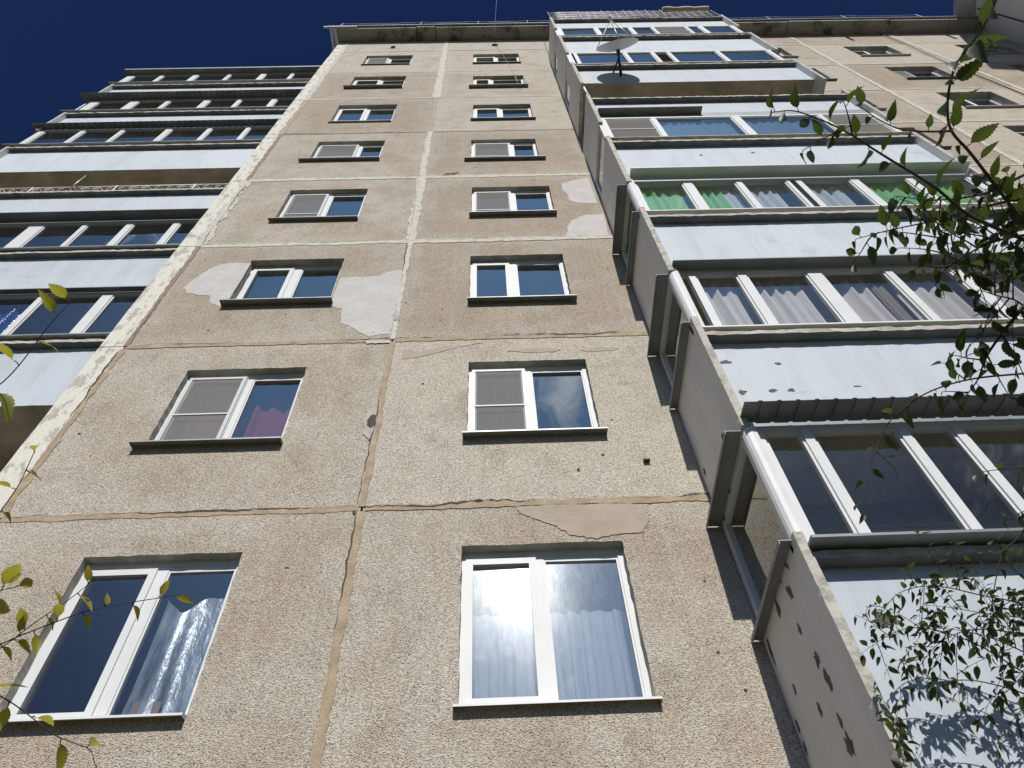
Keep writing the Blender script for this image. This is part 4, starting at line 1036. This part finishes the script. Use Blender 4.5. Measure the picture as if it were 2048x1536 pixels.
def branch(tree, pts, r0, r1, leaf, spacing, mleaf, start=0., twigs=0, droop=.6, twl=(.12, .3), skipleaf=False, tspace=None):
    """pts: world points. One branch part with its foliage as sub-part"""
    if mleaf == 'leafR': leaf *= 1.22; twigs = int(twigs*1.5)
    C = catmull(pts); n = len(C); mb = MB()
    fo = Foliage(); D = [0]
    for a, b in zip(C[:-1], C[1:]): D.append(D[-1]+(b-a).length)
    T = D[-1]
    mb.tube(C, [r0+(r1-r0)*d/T for d in D], 'bark', 7)
    def at(s):
        for i in range(n-1):
            if D[i+1] >= s: 
                t = (s-D[i])/max(1e-6, D[i+1]-D[i]); return C[i].lerp(C[i+1], t), (C[i+1]-C[i]).normalized()
        return C[-1], (C[-1]-C[-2]).normalized()
    view = Vector(MR[2])
    def put(p, d, s, side, sz):
        lat = d.cross(view).normalized()*side
        dr = (lat*1.0+d*random.uniform(.25, .8)+Vector((0, 0, -1))*random.uniform(.1, droop)+Vector((jit(.35), jit(.35), jit(.3)))).normalized()
        nr = (Vector((0, 0, 1))+Vector((jit(.7), jit(.7), jit(.3)))).normalized()
        pe = p+dr*sz*.18; mb.tube([p, p+dr*sz*.1+Vector((0, 0, .003)), pe], .0009+.0004, 'bark', 3, False)
        fo.leaf(pe, dr, nr, sz)
    s = start*T; side = 1
    while s < T:
        p, d = at(s); put(p, d, s, side, leaf*random.uniform(.65, 1.15)); side = -side; s += spacing*random.uniform(.6, 1.4)
    put(C[-1], (C[-1]-C[-2]).normalized(), T, .2, leaf*.8)
    for i in range(twigs):
        s = random.uniform(start, .95)*T; p, d = at(s); sg = random.choice((-1, 1)); lat = d.cross(view).normalized()*sg
        dd = (lat+d*random.uniform(.2, .9)+Vector((jit(.3), jit(.3), jit(.3)-.15))).normalized(); l = random.uniform(*twl)
        tp = [p]; q = p.copy()
        for j in range(5):
            dd = (dd+Vector((jit(.12), jit(.12), -.07+jit(.1)))).normalized(); q = q+dd*l/5; tp.append(q.copy())
        mb.tube(tp, [.0026, .0022, .0019, .0015, .0012, .001], 'bark', 4)
        sd = 1
        tot = l; a = tspace or spacing; ss = a*.6
        while ss < tot:
            i0 = min(4, int(ss/tot*5)); pp = tp[i0].lerp(tp[i0+1], ss/tot*5-i0); put(pp, (tp[i0+1]-tp[i0]).normalized(), ss, sd, leaf*random.uniform(.6, 1.05)); sd = -sd; ss += a*random.uniform(.7, 1.3)
        put(tp[-1], dd, 0, .2, leaf*.8)
    o = mb.build('branch'); childfix(o, tree)
    f = fo.build('foliage', o, mleaf)
    return o
def px(lst, r):
    n = len(lst)
    return [tuple(bd(u, v, (r if isinstance(r, (int, float)) else r[0]+(r[1]-r[0])*i/(n-1)))) for i, (u, v) in enumerate(lst)]

TR = thing('tree', 'dark green elm with serrated leaves reaching in from the right edge', 'tree', (4.9, -3.3, 0))
t = MB(); tp = [(4.9, -3.3, -.05), (4.88, -3.28, .8), (4.93, -3.25, 1.6), (4.85, -3.2, 2.4), (4.9, -3.1, 3.2), (5.2, -3.0, 4.4)]
ct = catmull(tp); t.tube(ct, [.13-.10*i/(len(ct)-1) for i in range(len(ct))], 'bark', 12); childfix(t.build('trunk'), TR)
hub = (4.86, -3.2, 2.5)
b0 = [hub, (4.0, -3.7, 3.0)]
S1 = tuple(bd(2095, 520, 2.55))
branch(TR, b0+px([(2190, 600), (2095, 500), (2048, 445), (1990, 370), (1940, 305), (1905, 265), (1895, 225), (1900, 168), (1915, 125), (1945, 85), (1965, 55), (1985, 20), (2000, -30)], (2.6, 1.9)), .014, .0018, .066, .036, 'leafR', .66, 0, .7)
branch(TR, px([(2110, 520), (2048, 480), (1990, 455), (1930, 425), (1870, 375), (1790, 325), (1750, 300), (1700, 268), (1650, 243), (1590, 222), (1548, 224)], (2.5, 2.1)), .006, .0012, .052, .042, 'leafR', .1, 3, .6, (.08, .16))
branch(TR, px([(1905, 262), (1850, 263), (1800, 258), (1760, 240), (1722, 215)], (2.25, 2.15)), .003, .001, .042, .045, 'leafR', .1, 0, .6)
branch(TR, px([(2110, 380), (2048, 395), (1940, 420), (1850, 445), (1780, 460), (1712, 478)], (2.7, 2.5)), .005, .001, .05, .05, 'leafR', .2, 3, 1.2, (.06, .14))
branch(TR, px([(2110, 330), (2048, 350), (1990, 380), (1930, 395), (1860, 400), (1790, 392)], (2.6, 2.4)), .005, .001, .052, .04, 'leafR', .0, 3, .8, (.08, .2))
branch(TR, px([(2120, 480), (2060, 470), (2000, 480), (1950, 500), (1890, 540), (1870, 570)], (2.6, 2.5)), .005, .001, .052, .035, 'leafR', .0, 7, .8, (.08, .22))
branch(TR, px([(2110, 440), (2060, 430), (2010, 440), (1960, 455), (1900, 470), (1850, 500)], (2.7, 2.6)), .005, .001, .050, .035, 'leafR', .0, 6, .8, (.08, .2))
branch(TR, px([(2110, 560), (2060, 600), (2010, 660), (1975, 710), (1955, 760), (1925, 800)], (2.6, 2.4)), .007, .001, .055, .05, 'leafR', .0, 5, .8, (.08, .18))
branch(TR, px([(2120, 740), (2048, 747), (1950, 757), (1880, 775), (1830, 800), (1780, 842), (1752, 900), (1735, 960), (1725, 1020)], (3.0, 2.7)), .004, .0009, .048, .055, 'leafR', .05, 2, .8, (.06, .12))
branch(TR, px([(2120, 640), (2060, 620), (2030, 600), (1990, 590), (1960, 580)], (2.6, 2.5)), .004, .001, .055, .035, 'leafR', 0, 5, .8, (.08, .18))
branch(TR, px([(2110, 930), (2048, 935), (1990, 940), (1955, 945)], (2.9, 2.8)), .003, .0009, .04, .04, 'leafR', 0, 1, .9, (.05, .1))
branch(TR, px([(2120, 760), (2080, 900), (2048, 1060), (2005, 1110), (1985, 1200), (1975, 1300)], (3.3, 3.2)), .005, .001, .04, .06, 'leafR', .2, 3, .8, (.06, .15))
# lower twigs hang close to the loggia parapet and throw their shadow on it
def yy(lst, y): return [by(u, v, (y if isinstance(y, (int, float)) else y[0]+(y[1]-y[0])*i/(len(lst)-1))) for i, (u, v) in enumerate(lst)]
H2 = (4.95, -2.0, 3.6)
low = [([(2140, 1260), (2048, 1210), (1960, 1190), (1870, 1172), (1800, 1185), (1762, 1228), (1745, 1262)], (-1.36, -1.26), 7),
       ([(2140, 1390), (2048, 1345), (1960, 1292), (1880, 1262), (1820, 1256), (1770, 1275), (1725, 1305)], (-1.36, -1.24), 9),
       ([(2140, 1350), (2060, 1310), (1980, 1275), (1900, 1258), (1850, 1258)], (-1.34, -1.26), 8),
       ([(2140, 1300), (2060, 1275), (1990, 1260), (1930, 1262), (1880, 1285), (1840, 1330)], (-1.32, -1.22), 8),
       ([(2150, 1440), (2080, 1400), (2000, 1372), (1930, 1360), (1860, 1370), (1800, 1395)], (-1.30, -1.2), 5),
       ([(2140, 1230), (2060, 1235), (1980, 1228), (1900, 1215), (1850, 1210)], (-1.38, -1.28), 5),
       ([(2150, 1200), (2090, 1150), (2030, 1195), (1985, 1230), (1950, 1290)], (-1.38, -1.28), 4)]
for i, (l, y, tw) in enumerate(low):
    branch(TR, yy(l, y), .0045, .001, .056, .04, 'leafR', 0, int(tw*.85), .9, (.14, .36), tspace=.038)
branch(TR, yy([(1835, 1650), (1815, 1560), (1800, 1490), (1790, 1450), (1795, 1425)], (-1.3, -1.15)), .004, .001, .05, .025, 'leafR', .1, 3, .6, (.06, .12))
branch(TR, [hub, (5.1, -2.6, 3.0), H2, (4.7, -1.7, 4.0), (4.5, -1.55, 4.4), by(2140, 1300, -1.36)], .03, .005, .05, .2, 'leafR', .8, 0)
for q in ((2140, 1390), (2140, 1230), (2150, 1440)): branch(TR, [H2, (4.6, -1.65, 3.9), by(*q, -1.36)], .01, .004, .05, .2, 'leafR', .7, 0)
for q, r in (((2110, 520), 2.5), ((2110, 380), 2.7), ((2120, 740), 3.0), ((2120, 760), 3.3)):
    e_ = bd(*q, r); mid = (np.array(hub)+e_)/2+np.array([.3, 0, .1]); branch(TR, [hub, tuple(mid), tuple(e_)], .014, .006, .05, .2, 'leafR', .8, 0)

TL = thing('tree', 'young tree with yellow-green leaves poking in at the left edge', 'tree', (-1.75, -3.5, 0))
t = MB(); tp = [(-1.75, -3.5, -.05), (-1.72, -3.48, .7), (-1.76, -3.46, 1.5), (-1.7, -3.5, 2.2), (-1.72, -3.5, 3.0)]
ct = catmull(tp); t.tube(ct, [.05-.035*i/(len(ct)-1) for i in range(len(ct))], 'bark', 10); childfix(t.build('trunk'), TL)
hl = (-1.71, -3.5, 2.1)
def lb(lst, r, sz, sp, st=.3, tw=0, r0=.005):
    P = px(lst, r); branch(TL, [hl, tuple((np.array(hl)+np.array(P[0]))/2)]+P, r0, .0008, sz, sp, 'leafL', st, tw, .7, (.05, .1))
lb([(-130, 900), (-40, 800), (8, 762), (45, 722), (95, 655), (140, 605)], (1.9, 1.7), .066, .055, .72)
lb([(-120, 1130), (-30, 1060), (10, 1010), (40, 965), (68, 905)], (1.9, 1.8), .05, .045, .65)
lb([(-120, 1380), (-40, 1310), (20, 1280), (90, 1252), (180, 1220), (260, 1205), (345, 1192)], (1.9, 1.75), .05, .042, .6)
lb([(-60, 1330), (10, 1290), (70, 1245), (130, 1205), (175, 1170)], (1.9, 1.8), .044, .036, .65)
lb([(-110, 1330), (-20, 1380), (30, 1410), (70, 1440), (110, 1470), (180, 1500), (190, 1530)], (1.85, 1.8), .058, .05, .6)
lb([(-100, 1300), (-30, 1200), (5, 1180), (30, 1175)], (1.8, 1.75), .06, .03, .75)
